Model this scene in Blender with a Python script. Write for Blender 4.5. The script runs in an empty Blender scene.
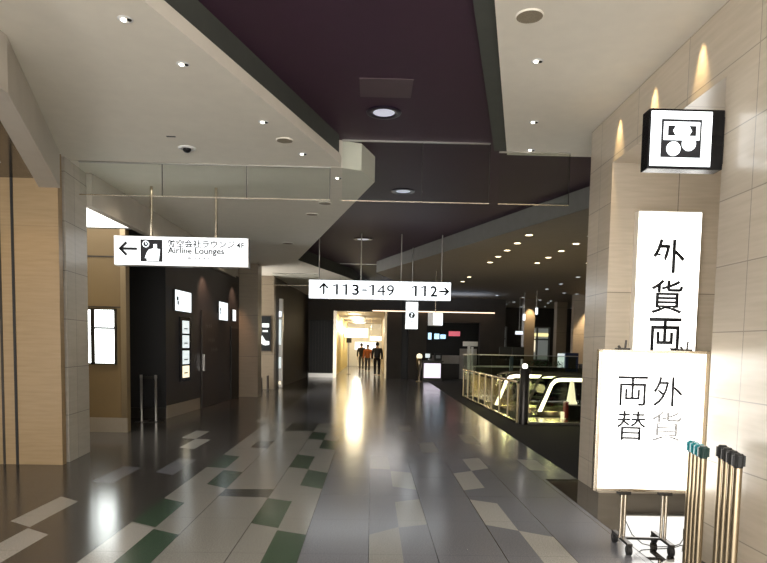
import bpy, bmesh, math, random
from mathutils import Vector, Matrix
random.seed(7)
sc = bpy.context.scene
COL = sc.collection
PI = math.pi
ORD = ['first', 'second', 'third', 'fourth', 'fifth', 'sixth', 'seventh', 'eighth', 'ninth', 'tenth', 'eleventh', 'twelfth']

# ------------------------------------------------------------------ materials
def new_mat(name):
    m = bpy.data.materials.new(name); m.use_nodes = True
    nt = m.node_tree; b = nt.nodes['Principled BSDF']
    return m, nt, b

def setc(b, col, rough, metal=0.0, spec=0.5):
    b.inputs['Base Color'].default_value = (*col, 1)
    b.inputs['Roughness'].default_value = rough
    b.inputs['Metallic'].default_value = metal
    b.inputs['Specular IOR Level'].default_value = spec

def speckle(nt, b, col, amount, scale, detail=2.0, stretch=None):
    tc = nt.nodes.new('ShaderNodeTexCoord')
    n = nt.nodes.new('ShaderNodeTexNoise'); n.inputs['Scale'].default_value = scale; n.inputs['Detail'].default_value = detail
    if stretch:
        mp = nt.nodes.new('ShaderNodeMapping'); mp.inputs['Scale'].default_value = stretch
        nt.links.new(tc.outputs['Object'], mp.inputs['Vector']); nt.links.new(mp.outputs['Vector'], n.inputs['Vector'])
    else:
        nt.links.new(tc.outputs['Object'], n.inputs['Vector'])
    r = nt.nodes.new('ShaderNodeValToRGB')
    r.color_ramp.elements[0].position = 0.3; r.color_ramp.elements[1].position = 0.7
    r.color_ramp.elements[0].color = (*[c * (1 - amount) for c in col], 1)
    r.color_ramp.elements[1].color = (*[min(1, c * (1 + amount)) for c in col], 1)
    nt.links.new(n.outputs['Fac'], r.inputs['Fac'])
    nt.links.new(r.outputs['Color'], b.inputs['Base Color'])
    return r

def mat(name, col, rough=0.5, metal=0.0, spec=0.5, var=0.06, scale=6.0, stretch=None, coat=0.0):
    m, nt, b = new_mat(name); setc(b, col, rough, metal, spec)
    speckle(nt, b, col, var, scale, stretch=stretch)
    if coat:
        b.inputs['Coat Weight'].default_value = coat; b.inputs['Coat Roughness'].default_value = 0.15
    return m

def emit(name, col, strength):
    m, nt, b = new_mat(name); setc(b, (0.8, 0.8, 0.8), 0.4)
    b.inputs['Emission Color'].default_value = (*col, 1)
    b.inputs['Emission Strength'].default_value = strength
    return m

def glass(name, tint=(0.96, 0.98, 0.97), refl=0.004, rough=0.02):
    m, nt, b = new_mat(name)
    nt.nodes.remove(b)
    out = nt.nodes['Material Output']
    tr = nt.nodes.new('ShaderNodeBsdfTransparent'); tr.inputs['Color'].default_value = (*tint, 1)
    gl = nt.nodes.new('ShaderNodeBsdfGlossy'); gl.inputs['Roughness'].default_value = rough
    lf = nt.nodes.new('ShaderNodeLayerWeight'); lf.inputs['Blend'].default_value = .5
    lw = nt.nodes.new('ShaderNodeMath'); lw.operation = 'POWER'; lw.inputs[1].default_value = 5.0
    nt.links.new(lf.outputs['Facing'], lw.inputs[0])
    ad = nt.nodes.new('ShaderNodeMath'); ad.operation = 'ADD'; ad.inputs[1].default_value = refl; ad.use_clamp = True
    mx = nt.nodes.new('ShaderNodeMixShader')
    nt.links.new(lw.outputs[0], ad.inputs[0]); nt.links.new(ad.outputs[0], mx.inputs['Fac'])
    nt.links.new(tr.outputs['BSDF'], mx.inputs[1]); nt.links.new(gl.outputs['BSDF'], mx.inputs[2])
    nt.links.new(mx.outputs['Shader'], out.inputs['Surface'])
    return m

def stone(name, col, plane, bw, bh, off=(0, 0), rough=0.3, mortar=0.35, coat=0.0, vein=0.12):
    """stone slabs; plane 'yz' or 'xz' chooses the wall's own axes"""
    m, nt, b = new_mat(name); setc(b, col, rough)
    N, L = nt.nodes, nt.links
    tc = N.new('ShaderNodeTexCoord'); sp = N.new('ShaderNodeSeparateXYZ'); cb = N.new('ShaderNodeCombineXYZ')
    L.new(tc.outputs['Object'], sp.inputs['Vector'])
    def shifted(sock, d):
        a = N.new('ShaderNodeMath'); a.operation = 'ADD'; a.inputs[1].default_value = d; L.new(sock, a.inputs[0]); return a.outputs[0]
    L.new(shifted(sp.outputs['Y' if plane == 'yz' else 'X'], off[0] + 40 * bw), cb.inputs['X'])
    L.new(shifted(sp.outputs['Z'], off[1] + 40 * bh), cb.inputs['Y'])
    br = N.new('ShaderNodeTexBrick'); br.offset = 0.0
    br.inputs['Scale'].default_value = 1.0; br.inputs['Brick Width'].default_value = bw; br.inputs['Row Height'].default_value = bh
    br.inputs['Mortar Size'].default_value = 0.004; br.inputs['Mortar Smooth'].default_value = 0.0
    br.inputs['Color1'].default_value = (*[c * 1.05 for c in col], 1); br.inputs['Color2'].default_value = (*[c * 0.94 for c in col], 1)
    br.inputs['Mortar'].default_value = (*[c * mortar for c in col], 1)
    L.new(cb.outputs['Vector'], br.inputs['Vector'])
    mp = N.new('ShaderNodeMapping'); mp.inputs['Scale'].default_value = (1.2, 1.2, 14)
    n = N.new('ShaderNodeTexNoise'); n.inputs['Scale'].default_value = 2.2; n.inputs['Detail'].default_value = 5
    L.new(tc.outputs['Object'], mp.inputs['Vector']); L.new(mp.outputs['Vector'], n.inputs['Vector'])
    r = N.new('ShaderNodeValToRGB'); r.color_ramp.elements[0].position = .3; r.color_ramp.elements[1].position = .7
    r.color_ramp.elements[0].color = (1 - vein, 1 - vein, 1 - vein * 1.3, 1); r.color_ramp.elements[1].color = (1, 1, 1, 1)
    L.new(n.outputs['Fac'], r.inputs['Fac'])
    mu = N.new('ShaderNodeMixRGB'); mu.blend_type = 'MULTIPLY'; mu.inputs['Fac'].default_value = 1
    L.new(br.outputs['Color'], mu.inputs['Color1']); L.new(r.outputs['Color'], mu.inputs['Color2'])
    L.new(mu.outputs['Color'], b.inputs['Base Color'])
    if coat:
        b.inputs['Coat Weight'].default_value = coat; b.inputs['Coat Roughness'].default_value = 0.22
    return m

def tile(name, col, rough=0.17):
    """polished terrazzo tile with thin dark joints on the 0.525 m grid"""
    m, nt, b = new_mat(name); setc(b, col, rough, 0, 0.5)
    N, L = nt.nodes, nt.links
    tc = N.new('ShaderNodeTexCoord'); sp = N.new('ShaderNodeSeparateXYZ'); L.new(tc.outputs['Object'], sp.inputs['Vector'])
    n = N.new('ShaderNodeTexNoise'); n.inputs['Scale'].default_value = 90; n.inputs['Detail'].default_value = 3
    L.new(tc.outputs['Object'], n.inputs['Vector'])
    n2 = N.new('ShaderNodeTexNoise'); n2.inputs['Scale'].default_value = 1.6; L.new(tc.outputs['Object'], n2.inputs['Vector'])
    r = N.new('ShaderNodeValToRGB'); r.color_ramp.elements[0].position = .35; r.color_ramp.elements[1].position = .68
    r.color_ramp.elements[0].color = (*[c * .8 for c in col], 1); r.color_ramp.elements[1].color = (*[c * 1.2 for c in col], 1)
    L.new(n.outputs['Fac'], r.inputs['Fac'])
    def joint(sock, pitch, half, shift=0.0):
        a = N.new('ShaderNodeMath'); a.operation = 'ADD'; a.inputs[1].default_value = 100 * pitch + pitch / 2 + shift; L.new(sock, a.inputs[0])
        d = N.new('ShaderNodeMath'); d.operation = 'MODULO'; d.inputs[1].default_value = pitch; L.new(a.outputs[0], d.inputs[0])
        s = N.new('ShaderNodeMath'); s.operation = 'SUBTRACT'; s.inputs[1].default_value = pitch / 2; L.new(d.outputs[0], s.inputs[0])
        ab = N.new('ShaderNodeMath'); ab.operation = 'ABSOLUTE'; L.new(s.outputs[0], ab.inputs[0])
        lt = N.new('ShaderNodeMath'); lt.operation = 'LESS_THAN'; lt.inputs[1].default_value = half; L.new(ab.outputs[0], lt.inputs[0])
        return lt.outputs[0]
    jx = joint(sp.outputs['X'], 0.525, 0.003); jy = joint(sp.outputs['Y'], 0.94, 0.003, 0.05)
    h = N.new('ShaderNodeMath'); h.operation = 'MULTIPLY'; h.inputs[1].default_value = 0.35; L.new(jy, h.inputs[0])
    mxm = N.new('ShaderNodeMath'); mxm.operation = 'MAXIMUM'; L.new(jx, mxm.inputs[0]); L.new(h.outputs[0], mxm.inputs[1])
    mx = N.new('ShaderNodeMixRGB'); mx.inputs['Color2'].default_value = (.015, .015, .016, 1)
    L.new(mxm.outputs[0], mx.inputs['Fac']); L.new(r.outputs['Color'], mx.inputs['Color1'])
    L.new(mx.outputs['Color'], b.inputs['Base Color'])
    rr = N.new('ShaderNodeMapRange'); rr.inputs['To Min'].default_value = rough - .03; rr.inputs['To Max'].default_value = rough + .04
    L.new(n2.outputs['Fac'], rr.inputs['Value']); L.new(rr.outputs['Result'], b.inputs['Roughness'])
    return m

M = {}
M['cream'] = mat('cream plaster', (.82, .77, .665), .75, var=.02)
M['cream_lip'] = mat('cream metal lip', (.84, .79, .69), .5, var=.02)
M['greyband'] = mat('grey green band', (.07, .075, .066), .6, var=.05)
M['greyfascia'] = mat('grey fascia', (.22, .215, .20), .6, var=.04)
M['purple'] = mat('plum ceiling paint', (.046, .017, .036), .6, var=.04)
M['plumpanel'] = mat('plum access panel', (.085, .052, .063), .55, var=.04)
M['hallceil'] = mat('brown ceiling paint', (.24, .205, .165), .7, var=.03)
M['stoneR'] = stone('limestone slabs', (.60, .52, .42), 'yz', .96, .48, (-.39, -.30), .32, mortar=.55, coat=.6)
M['stonePier'] = stone('limestone pier', (.58, .50, .40), 'xz', 1.16, 1.44, (-.96, -.78), .4, vein=.14)
M['stoneL'] = stone('limestone left', (.50, .46, .40), 'yz', 1.2, .62, (0, 0), .4)
M['stoneLf'] = stone('limestone warm panel', (.34, .235, .125), 'xz', 2.4, 3.0, (-1, 0), .4, mortar=.8, vein=.16)
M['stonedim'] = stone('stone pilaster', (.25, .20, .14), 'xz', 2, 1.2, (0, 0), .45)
M['black'] = mat('black paint', (.006, .006, .006), .5, var=.1)
M['blackgloss'] = mat('black gloss', (.006, .006, .007), .25, spec=.2, var=.1)
M['smoked'] = mat('dark brown gloss ceiling', (.05, .038, .025), .12, var=.05)
M['darkwall'] = mat('dark bronze wall', (.028, .025, .025), .38, .2, var=.12, scale=3)
M['darkdoor'] = mat('brown door leaf', (.040, .032, .028), .4, .15, var=.1, scale=3)
M['brownwall'] = mat('dark brown wall', (.055, .043, .032), .6, var=.1, scale=2)
M['beigewall'] = mat('beige wall panels', (.17, .112, .045), .45, var=.04, scale=2)
M['steel'] = mat('brushed steel', (.55, .53, .50), .32, 1.0, var=.06, scale=8, stretch=(1, 1, 30))
M['plinth'] = mat('satin steel plinth', (.36, .31, .24), .35, .35, var=.05, scale=8, stretch=(20, 20, 1))
M['bulk'] = mat('plain stone bulkhead', (.50, .46, .40), .5, var=.05, scale=3)
M['steelwarm'] = mat('warm steel', (.62, .55, .44), .25, 1.0, var=.05, scale=8, stretch=(20, 20, 1))
M['brass'] = mat('champagne metal', (.38, .305, .20), .32, 1.0, var=.05, scale=8, stretch=(20, 20, 1))
M['darkmetal'] = mat('dark metal', (.06, .055, .05), .35, .8, var=.1)
M['rubber'] = mat('black rubber', (.015, .015, .015), .6, var=.1)
M['teal'] = mat('teal plastic', (.02, .22, .25), .4, var=.05)
M['darkgreen'] = mat('dark green plastic', (.015, .05, .045), .4, var=.05)
M['white'] = mat('white enamel', (.75, .75, .74), .4, var=.02)
M['ink'] = mat('dark sign ink', (.010, .011, .016), .6, var=.05)
M['inkgrey'] = mat('grey sign ink', (.42, .43, .45), .6, var=.03)
M['inkmid'] = mat('slate sign ink', (.02, .023, .03), .6, var=.03)
M['inkpale'] = mat('pale slate sign ink', (.045, .047, .05), .6, var=.03)
M['carpet'] = mat('charcoal carpet', (.012, .0115, .011), .95, var=.35, scale=60)
M['recessfloor'] = mat('dark polished stone', (.035, .032, .028), .04, var=.15, scale=20)
M['glass'] = glass('clear curtain glass')
M['railglass'] = glass('balustrade glass', (.82, .86, .80), .012)
M['sign'] = emit('lit sign white', (.88, .95, 1), 1.3)
M['signbig'] = emit('lit sign warm white', (1, .98, .93), 3.0)
M['signblue'] = emit('lit sign cool white', (.86, .95, 1), .95)
M['panelglow'] = emit('lit poster white', (.93, 1, .97), 4.5)
M['ceilglow'] = emit('luminous ceiling sheet', (1, .97, .90), 2.2)
M['lens'] = emit('warm lamp lens', (1, .80, .50), 5)
M['lenscool'] = emit('cool lamp lens', (.85, .92, 1), 1.3)
M['lensdim'] = emit('dim lamp lens', (.75, .78, 1), .32)
M['corridorlamp'] = emit('corridor lamp glow', (1, .86, .62), 1.3)
M['corridorsign'] = emit('corridor sign glow', (1, .9, .62), 1.25)
M['signsoft'] = emit('lit sign soft white', (.93, .97, 1), .95)
M['glint'] = emit('small lamp glint', (1, .95, .85), 4)
M['escglow'] = emit('warm light band', (1, .88, .58), 4.5)
M['covewarm'] = emit('warm cove light', (1, .72, .5), 1.6)
M['yellowwall'] = mat('yellow wall', (.85, .66, .20), .5, var=.03)
M['tan'] = mat('tan wall paint', (.34, .27, .18), .6, var=.03)
M['plainwhite'] = mat('white wall paint', (.78, .76, .70), .6, var=.02)
M['shopblue'] = emit('blue display', (.45, .75, 1), 1.1)
M['shopred'] = emit('red display', (1, .12, .2), .45)
M['deskpanel'] = emit('lit desk front', (.95, .85, 1), .75)
M['winlight'] = emit('lit window', (.55, .62, .55), .12)
M['winyellow'] = emit('lit window band', (1, .85, .35), .9)
M['screen'] = emit('screen blue', (.3, .5, .8), .5)
M['navy'] = mat('navy panel', (.02, .035, .11), .4, var=.1)
M['leaf'] = mat('green leaves', (.03, .10, .04), .5, var=.4, scale=15)
M['skin'] = mat('skin', (.55, .35, .25), .5, var=.05)
M['hair'] = mat('black hair', (.012, .010, .009), .5, var=.2)
M['cloth_dark'] = mat('dark cloth', (.02, .02, .024), .85, var=.2)
M['cloth_orange'] = mat('orange cloth', (.50, .16, .06), .85, var=.1)
M['cloth_grey'] = mat('grey cloth', (.12, .12, .13), .85, var=.1)
M['cloth_pale'] = mat('pale cloth', (.55, .52, .48), .85, var=.05)
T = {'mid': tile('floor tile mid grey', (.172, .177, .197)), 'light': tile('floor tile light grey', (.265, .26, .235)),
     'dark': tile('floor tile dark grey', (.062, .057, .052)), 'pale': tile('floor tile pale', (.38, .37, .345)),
     'green': tile('floor tile green', (.050, .088, .055)), 'char': tile('floor tile charcoal', (.055, .062, .058))}

# ------------------------------------------------------------------ mesh helpers
class MB:
    def __init__(s): s.bm = bmesh.new()
    def quad(s, pts, mi=0):
        f = s.bm.faces.new([s.bm.verts.new(p) for p in pts]); f.material_index = mi; return s
    def box(s, x0, x1, y0, y1, z0, z1, bev=0.0):
        r = bmesh.ops.create_cube(s.bm, size=1.0)
        vs = r['verts']
        for v in vs:
            v.co = Vector(((x0 + x1) / 2 + v.co.x * (x1 - x0), (y0 + y1) / 2 + v.co.y * (y1 - y0), (z0 + z1) / 2 + v.co.z * (z1 - z0)))
        if bev:
            es = list({e for v in vs for e in v.link_edges})
            bmesh.ops.bevel(s.bm, geom=es, offset=bev, segments=2, affect='EDGES', profile=.6)
        return s
    def prism(s, poly, z0, z1):
        n = len(poly)
        a = [s.bm.verts.new((x, y, z0)) for x, y in poly]; b = [s.bm.verts.new((x, y, z1)) for x, y in poly]
        s.bm.faces.new(a[::-1]); s.bm.faces.new(b)
        for i in range(n): s.bm.faces.new((a[i], a[(i + 1) % n], b[(i + 1) % n], b[i]))
        return s
    def prism_y(s, poly, y0, y1):
        """outline in x,z pulled along y"""
        n = len(poly)
        a = [s.bm.verts.new((x, y0, z)) for x, z in poly]; b = [s.bm.verts.new((x, y1, z)) for x, z in poly]
        s.bm.faces.new(a); s.bm.faces.new(b[::-1])
        for i in range(n): s.bm.faces.new((a[(i + 1) % n], a[i], b[i], b[(i + 1) % n]))
        return s
    def tube(s, p0, p1, r0, r1=None, seg=14):
        r1 = r0 if r1 is None else r1
        p0, p1 = Vector(p0), Vector(p1); d = (p1 - p0); ln = d.length
        q = d.to_track_quat('Z', 'Y').to_matrix().to_4x4()
        mtx = Matrix.Translation((p0 + p1) / 2) @ q
        bmesh.ops.create_cone(s.bm, cap_ends=True, segments=seg, radius1=r0, radius2=r1, depth=ln, matrix=mtx)
        return s
    def path(s, pts, r, seg=8):
        pts = [Vector(p) for p in pts]; rings = []
        for i, p in enumerate(pts):
            d = (pts[min(i + 1, len(pts) - 1)] - pts[max(i - 1, 0)]).normalized()
            u = d.orthogonal().normalized() if i == 0 else (u - d * u.dot(d)).normalized()
            w = d.cross(u)
            rings.append([s.bm.verts.new(p + (u * math.cos(2 * PI * k / seg) + w * math.sin(2 * PI * k / seg)) * r) for k in range(seg)])
        for a, b in zip(rings, rings[1:]):
            for k in range(seg): s.bm.faces.new((a[k], a[(k + 1) % seg], b[(k + 1) % seg], b[k]))
        s.bm.faces.new(rings[0][::-1]); s.bm.faces.new(rings[-1]); return s
    def lathe(s, prof, seg=24, c=(0, 0)):
        rings = []
        for r, z in prof:
            rings.append([s.bm.verts.new((c[0] + r * math.cos(2 * PI * k / seg), c[1] + r * math.sin(2 * PI * k / seg), z)) for k in range(seg)])
        for a, b in zip(rings, rings[1:]):
            for k in range(seg): s.bm.faces.new((a[k], a[(k + 1) % seg], b[(k + 1) % seg], b[k]))
        if len(prof) >= 4 and abs(prof[0][0] - prof[-1][0]) < 1e-6:   # a ring: join the last circle to the first
            a, b = rings[-1], rings[0]
            for k in range(seg): s.bm.faces.new((a[k], a[(k + 1) % seg], b[(k + 1) % seg], b[k]))
        else: s.bm.faces.new(rings[0][::-1]); s.bm.faces.new(rings[-1])
        return s
    def sphere(s, c, r, sc_=(1, 1, 1), seg=14):
        res = bmesh.ops.create_uvsphere(s.bm, u_segments=seg, v_segments=max(6, seg // 2), radius=r)
        for v in res['verts']: v.co = Vector((c[0] + v.co.x * sc_[0], c[1] + v.co.y * sc_[1], c[2] + v.co.z * sc_[2]))
        return s
    def disc_y(s, c, r, y0, y1, seg=28):
        return s.tube((c[0], y0, c[1]), (c[0], y1, c[1]), r, seg=seg)
    def build(s, name, m, parent=None, smooth=False):
        bmesh.ops.recalc_face_normals(s.bm, faces=s.bm.faces)
        me = bpy.data.meshes.new(name); s.bm.to_mesh(me); s.bm.free()
        for mm in (m if isinstance(m, (list, tuple)) else [m]): me.materials.append(mm)
        if smooth:
            for p in me.polygons: p.use_smooth = True
            try: me.set_sharp_from_angle(angle=math.radians(40))
            except Exception: pass
        o = bpy.data.objects.new(name, me); COL.objects.link(o)
        if parent: o.parent = parent
        return o

def tag(o, label=None, cat=None, group=None, kind=None):
    if label: o['label'] = label
    if cat: o['category'] = cat
    if group: o['group'] = group
    if kind: o['kind'] = kind
    return o
def thing(name, label, cat, loc=(0, 0, 0), rz=0.0, group=None):
    o = bpy.data.objects.new(name, None); COL.objects.link(o); o.empty_display_size = .1
    o.location = loc; o.rotation_euler = (0, 0, rz)
    return tag(o, label, cat, group)
def struct(name, mb, m, label=None, parent=None):
    o = mb.build(name, m, parent)
    if parent is None: tag(o, label or name.replace('_', ' '), 'building shell', None, 'structure')
    return o
def dup(root, loc, label, rz=None):
    r = root.copy(); COL.objects.link(r); r.location = loc; r['label'] = label
    if rz is not None: r.rotation_euler = (0, 0, rz)
    for ch in list(root.children):
        c = ch.copy(); COL.objects.link(c); c.parent = r
        for g in ch.children:
            d = g.copy(); COL.objects.link(d); d.parent = c
    return r
def dup2(root, loc, label):
    r = root.copy(); COL.objects.link(r); r.location = loc; r['label'] = label
    return r
def text(name, s, m, parent, x0, x1, zc, y, h=None, ext=.002, bold=0.0, zlo=None):
    """lettering standing in the x-z plane, facing -y, fitted to x0..x1 (and to height h)"""
    cu = bpy.data.curves.new(name, 'FONT'); cu.body = s; cu.size = 1; cu.extrude = 0; cu.offset = bold; cu.resolution_u = 4
    tmp = bpy.data.objects.new('tmp', cu); COL.objects.link(tmp)
    bpy.context.view_layer.update()
    dg = bpy.context.evaluated_depsgraph_get()
    me = bpy.data.meshes.new_from_object(tmp.evaluated_get(dg)); bpy.data.objects.remove(tmp)
    xs = [v.co.x for v in me.vertices]; ys = [v.co.y for v in me.vertices]
    w, hh = max(xs) - min(xs), max(ys) - min(ys)
    sx = (x1 - x0) / w; sz = (h / hh) if h else sx
    cx, cy = (max(xs) + min(xs)) / 2, (max(ys) + min(ys)) / 2
    for v in me.vertices:
        v.co = Vector(((x0 + x1) / 2 + (v.co.x - cx) * sx, y, zc + (v.co.y - cy) * sz))
    bm = bmesh.new(); bm.from_mesh(me)
    r = bmesh.ops.extrude_face_region(bm, geom=list(bm.faces))
    for v in [g for g in r['geom'] if isinstance(g, bmesh.types.BMVert)]: v.co.y -= ext
    bmesh.ops.recalc_face_normals(bm, faces=bm.faces)
    bm.to_mesh(me); bm.free()
    me.materials.clear(); me.materials.append(m)
    o = bpy.data.objects.new(name, me); COL.objects.link(o); o.parent = parent
    return o
def arrow(mb, cx, cz, L, hd, t, y0, y1, direction):
    """arrow of three bars; direction 'left','right','up'"""
    def bar(a, b):
        a, b = Vector((a[0], 0, a[1])), Vector((b[0], 0, b[1])); d = (b - a).normalized(); n = Vector((-d.z, 0, d.x)) * t / 2
        mb.prism_y([((a + n).x, (a + n).z), ((b + n).x, (b + n).z), ((b - n).x, (b - n).z), ((a - n).x, (a - n).z)], y0, y1)
    rot = {'left': (lambda x, z: (-x, z)), 'right': (lambda x, z: (x, z)), 'up': (lambda x, z: (z, x))}[direction]
    f = lambda x, z: (cx + rot(x, z)[0], cz + rot(x, z)[1])
    bar(f(-L / 2, 0), f(L / 2, 0)); bar(f(L / 2 + t * .3, -t * .3), f(L / 2 - hd, hd)); bar(f(L / 2 + t * .3, t * .3), f(L / 2 - hd, -hd))

def lamp(kind, loc, energy, col=(1, .9, .75), size=.1, target=None, spot=60, blend=.5, area=None, name='lamp'):
    L = bpy.data.lights.new(name, kind); L.energy = energy; L.color = col
    if kind == 'SPOT': L.spot_size = math.radians(spot); L.spot_blend = blend; L.shadow_soft_size = size
    elif kind == 'POINT': L.shadow_soft_size = size
    elif kind == 'AREA':
        L.shape = 'RECTANGLE'; L.size, L.size_y = area
    o = bpy.data.objects.new(name, L); COL.objects.link(o); o.location = loc
    d = (Vector(target) - Vector(loc)) if target else Vector((0, 0, -1))
    o.rotation_euler = d.to_track_quat('-Z', 'Y').to_euler()
    return o

# ------------------------------------------------------------------ setting: floor
CW = .2625
spec = {}   # column -> list of (near_left, near_right, far_left, far_right, tile)
def tl(c, nl, nr, fl, fr, k): spec.setdefault(c, []).append((nl, nr, fl, fr, k))
tl(-12, 5.41, 5.24, 6.30, 6.11, 'pale'); tl(-11, 4.36, 4.20, 5.21, 5.04, 'pale')
tl(-8, 4.30, 4.18, 5.41, 5.25, 'pale'); tl(-8, 5.44, 5.28, 6.28, 6.11, 'green'); tl(-7, 4.35, 4.20, 5.23, 5.08, 'green')
tl(-14, 8.10, 7.95, 8.82, 8.85, 'char'); tl(-15, 8.27, 8.10, 8.85, 8.85, 'char')
tl(-8, 7.92, 7.85, 8.80, 8.68, 'green'); tl(-7, 6.95, 6.75, 7.73, 7.62, 'green')
tl(-6, 6.40, 6.385, 6.72, 6.73, 'char'); tl(-5, 6.385, 6.37, 6.73, 6.74, 'char')
tl(-4, 5.44, 5.30, 6.34, 6.22, 'green'); tl(-3, 4.35, 4.20, 5.24, 5.12, 'green')
tl(-4, 7.99, 7.87, 8.91, 8.76, 'green'); tl(-3, 6.95, 6.78, 7.84, 7.65, 'green')
tl(-4, 10.42, 10.30, 11.27, 11.13, 'green'); tl(-3, 9.48, 9.34, 10.36, 10.14, 'green')
tl(-6, 11.32, 11.35, 12.47, 12.5, 'char'); tl(-5, 11.35, 11.37, 12.5, 12.6, 'char'); tl(-7, 9.46, 9.37, 10.0, 10.12, 'char')
tl(-11, 9.33, 9.23, 10.24, 10.17, 'pale'); tl(-12, 10.3, 10.2, 11.2, 11.1, 'pale'); tl(-10, 7.55, 7.4, 8.5, 8.4, 'mid'); tl(-12, 7.0, 6.9, 7.9, 7.8, 'mid')
tl(0, 7.98, 7.91, 8.93, 8.85, 'light'); tl(1, 6.95, 6.80, 7.83, 7.72, 'light'); tl(1, 5.36, 5.47, 6.25, 6.39, 'light'); tl(0, 4.1, 4.2, 5.14, 5.38, 'light')
tl(5, 7.90, 8.09, 8.73, 8.85, 'pale'); tl(4, 6.81, 6.95, 7.72, 7.90, 'pale'); tl(4, 5.48, 5.31, 6.40, 6.25, 'pale'); tl(5, 4.40, 4.25, 5.31, 5.14, 'pale')
tl(8, 8.01, 7.97, 8.79, 8.71, 'pale'); tl(3, 9.2, 9.3, 10.1, 10.25, 'light'); tl(6, 10.2, 10.1, 11.2, 11.1, 'light'); tl(2, 11.5, 11.4, 12.4, 12.3, 'light')
tl(-9, 12.5, 12.4, 13.4, 13.3, 'light'); tl(7, 13, 12.9, 13.9, 13.8, 'light')
order = ['mid', 'light', 'dark', 'pale', 'green', 'char']
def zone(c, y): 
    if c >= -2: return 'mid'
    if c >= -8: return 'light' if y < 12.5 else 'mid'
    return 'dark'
mb = MB()
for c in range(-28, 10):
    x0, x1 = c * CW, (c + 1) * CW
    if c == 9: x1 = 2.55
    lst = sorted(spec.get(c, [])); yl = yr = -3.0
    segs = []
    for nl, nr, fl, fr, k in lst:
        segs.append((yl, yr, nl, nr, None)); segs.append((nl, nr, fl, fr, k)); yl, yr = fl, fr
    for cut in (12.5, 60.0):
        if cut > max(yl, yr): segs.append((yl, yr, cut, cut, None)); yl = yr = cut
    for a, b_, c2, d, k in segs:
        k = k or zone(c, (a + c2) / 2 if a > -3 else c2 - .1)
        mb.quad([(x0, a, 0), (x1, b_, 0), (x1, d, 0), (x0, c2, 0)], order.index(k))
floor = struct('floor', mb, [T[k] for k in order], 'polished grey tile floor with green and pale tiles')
struct('floor_carpet', MB().prism([(2.5501, 7.46), (16, 7.46), (16, 46), (2.5501, 46)], -.1, .004), M['carpet'], 'charcoal carpet of the escalator hall')
struct('floor_recess', MB().prism([(2.15, 4.0), (4.7, 4.0), (4.7, 7.46), (2.15, 7.46)], -.1, .003), M['recessfloor'], 'dark polished stone floor of the counter recess')

# ------------------------------------------------------------------ setting: ceilings
ZL, ZR, ZP = 3.9, 4.15, 4.25
ex = lambda y: -2.957 + .3107 * y
rx = lambda y: .86 + .243 * (y - 4.74)
struct('ceiling_plum', MB().box(-7, 9, -3, 30, ZP, ZP + .12), M['purple'], 'plum purple raised ceiling')
struct('ceiling_left', MB().prism([(-8, -3), (ex(-3), -3), (ex(8.07), 8.07), (ex(8.07) + .01, 8.24), (-8, 8.24)], ZL, 4.02), M['cream'], 'cream ceiling over the left side with zigzag edge')
struct('trim_1', MB().prism([(-8, -3), (ex(-3) - .01, -3), (ex(8.07) - .01, 8.07), (-8, 8.07)], 4.02, ZP), M['greyband'], 'grey band above the cream ceiling edge')
lf_ = struct('ceiling_left_far', MB().prism([(-8, 8.27), (-.47, 8.27), (-.18, 8.4), (0, 8.95), (-2.08, 17.34), (-.75, 22), (-.2, 26), (-.2, 30), (-8, 30)], ZL, ZP), [M['cream'], M['greyband']], 'cream ceiling beyond the glass with pointed corner')
for p_ in lf_.data.polygons:
    if abs(p_.normal.z) < .5 and p_.center.y > 17.4: p_.material_index = 1
struct('ceiling_right', MB().prism([(rx(-3), -3), (6, -3), (6, 8.4), (rx(8.4), 8.4)], ZR, ZP), M['cream'], 'cream ceiling over the right side')
struct('trim_2', MB().prism([(rx(-3) - .17, -3), (rx(-3) - .001, -3), (rx(8.4) - .001, 8.4), (rx(8.4) - .17, 8.4)], 4.2, ZP), M['greyband'], 'grey band beside the right cream ceiling')
hallpoly = [(4.75, 6.75), (16, 6.75), (16, 46), (1.6, 46), (1.6, 30), (1.2, 24), (.11, 19.92)]
struct('ceiling_hall', MB().prism(hallpoly, ZL, ZP + .1), [M['hallceil']], 'brown ceiling of the escalator hall')
hf = MB(); hf.prism([(4.75, 6.74), (4.76, 6.75), (.11, 19.94), (.10, 19.92)], ZL, ZP)
struct('trim_3', hf, M['greyfascia'], 'pale grey fascia along the hall ceiling edge')
struct('ceiling_recess', MB().prism([(-8, -3), (-2.95, -3), (-2.95, 4.95), (-3.98, 7.9), (-8, 7.9)], 3.58, 3.88), M['smoked'], 'dark glossy ceiling over the left entrance')

# ------------------------------------------------------------------ setting: right wall
struct('wall_right', MB().prism([(2.55, -3), (4.6, -3), (4.6, 4.62), (2.55, 4.62)], 0, ZR), M['stoneR'], 'near limestone wall on the right')
struct('wall_right_fascia', MB().prism([(2.55, 4.62), (4.6, 4.62), (4.6, 6.76), (2.55, 6.76)], 3.6, ZR), M['stoneR'], 'limestone header over the counter recess')
pier = MB(); pier.prism([(2.55, 6.76), (4.7, 6.76), (4.7, 7.45), (2.55, 7.45)], 0, ZR)
pr = struct('wall_right_pier', pier, [M['stonePier'], M['stoneR']], 'limestone pier carrying the tall lit sign')
for p in pr.data.polygons:
    if abs(p.normal.x) > .9: p.material_index = 1
struct('wall_right_recess', MB().box(4.6, 4.75, 4.62, 6.76, 0, 3.6), M['stoneR'], 'back wall of the counter recess')
for y in (4.98, 5.80, 6.60):
    lamp('SPOT', (2.475, y, 4.13), 42, (1, .72, .36), .02, (2.55, y, 3.3), 44, 1.0, name='wall washer lamp')

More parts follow.
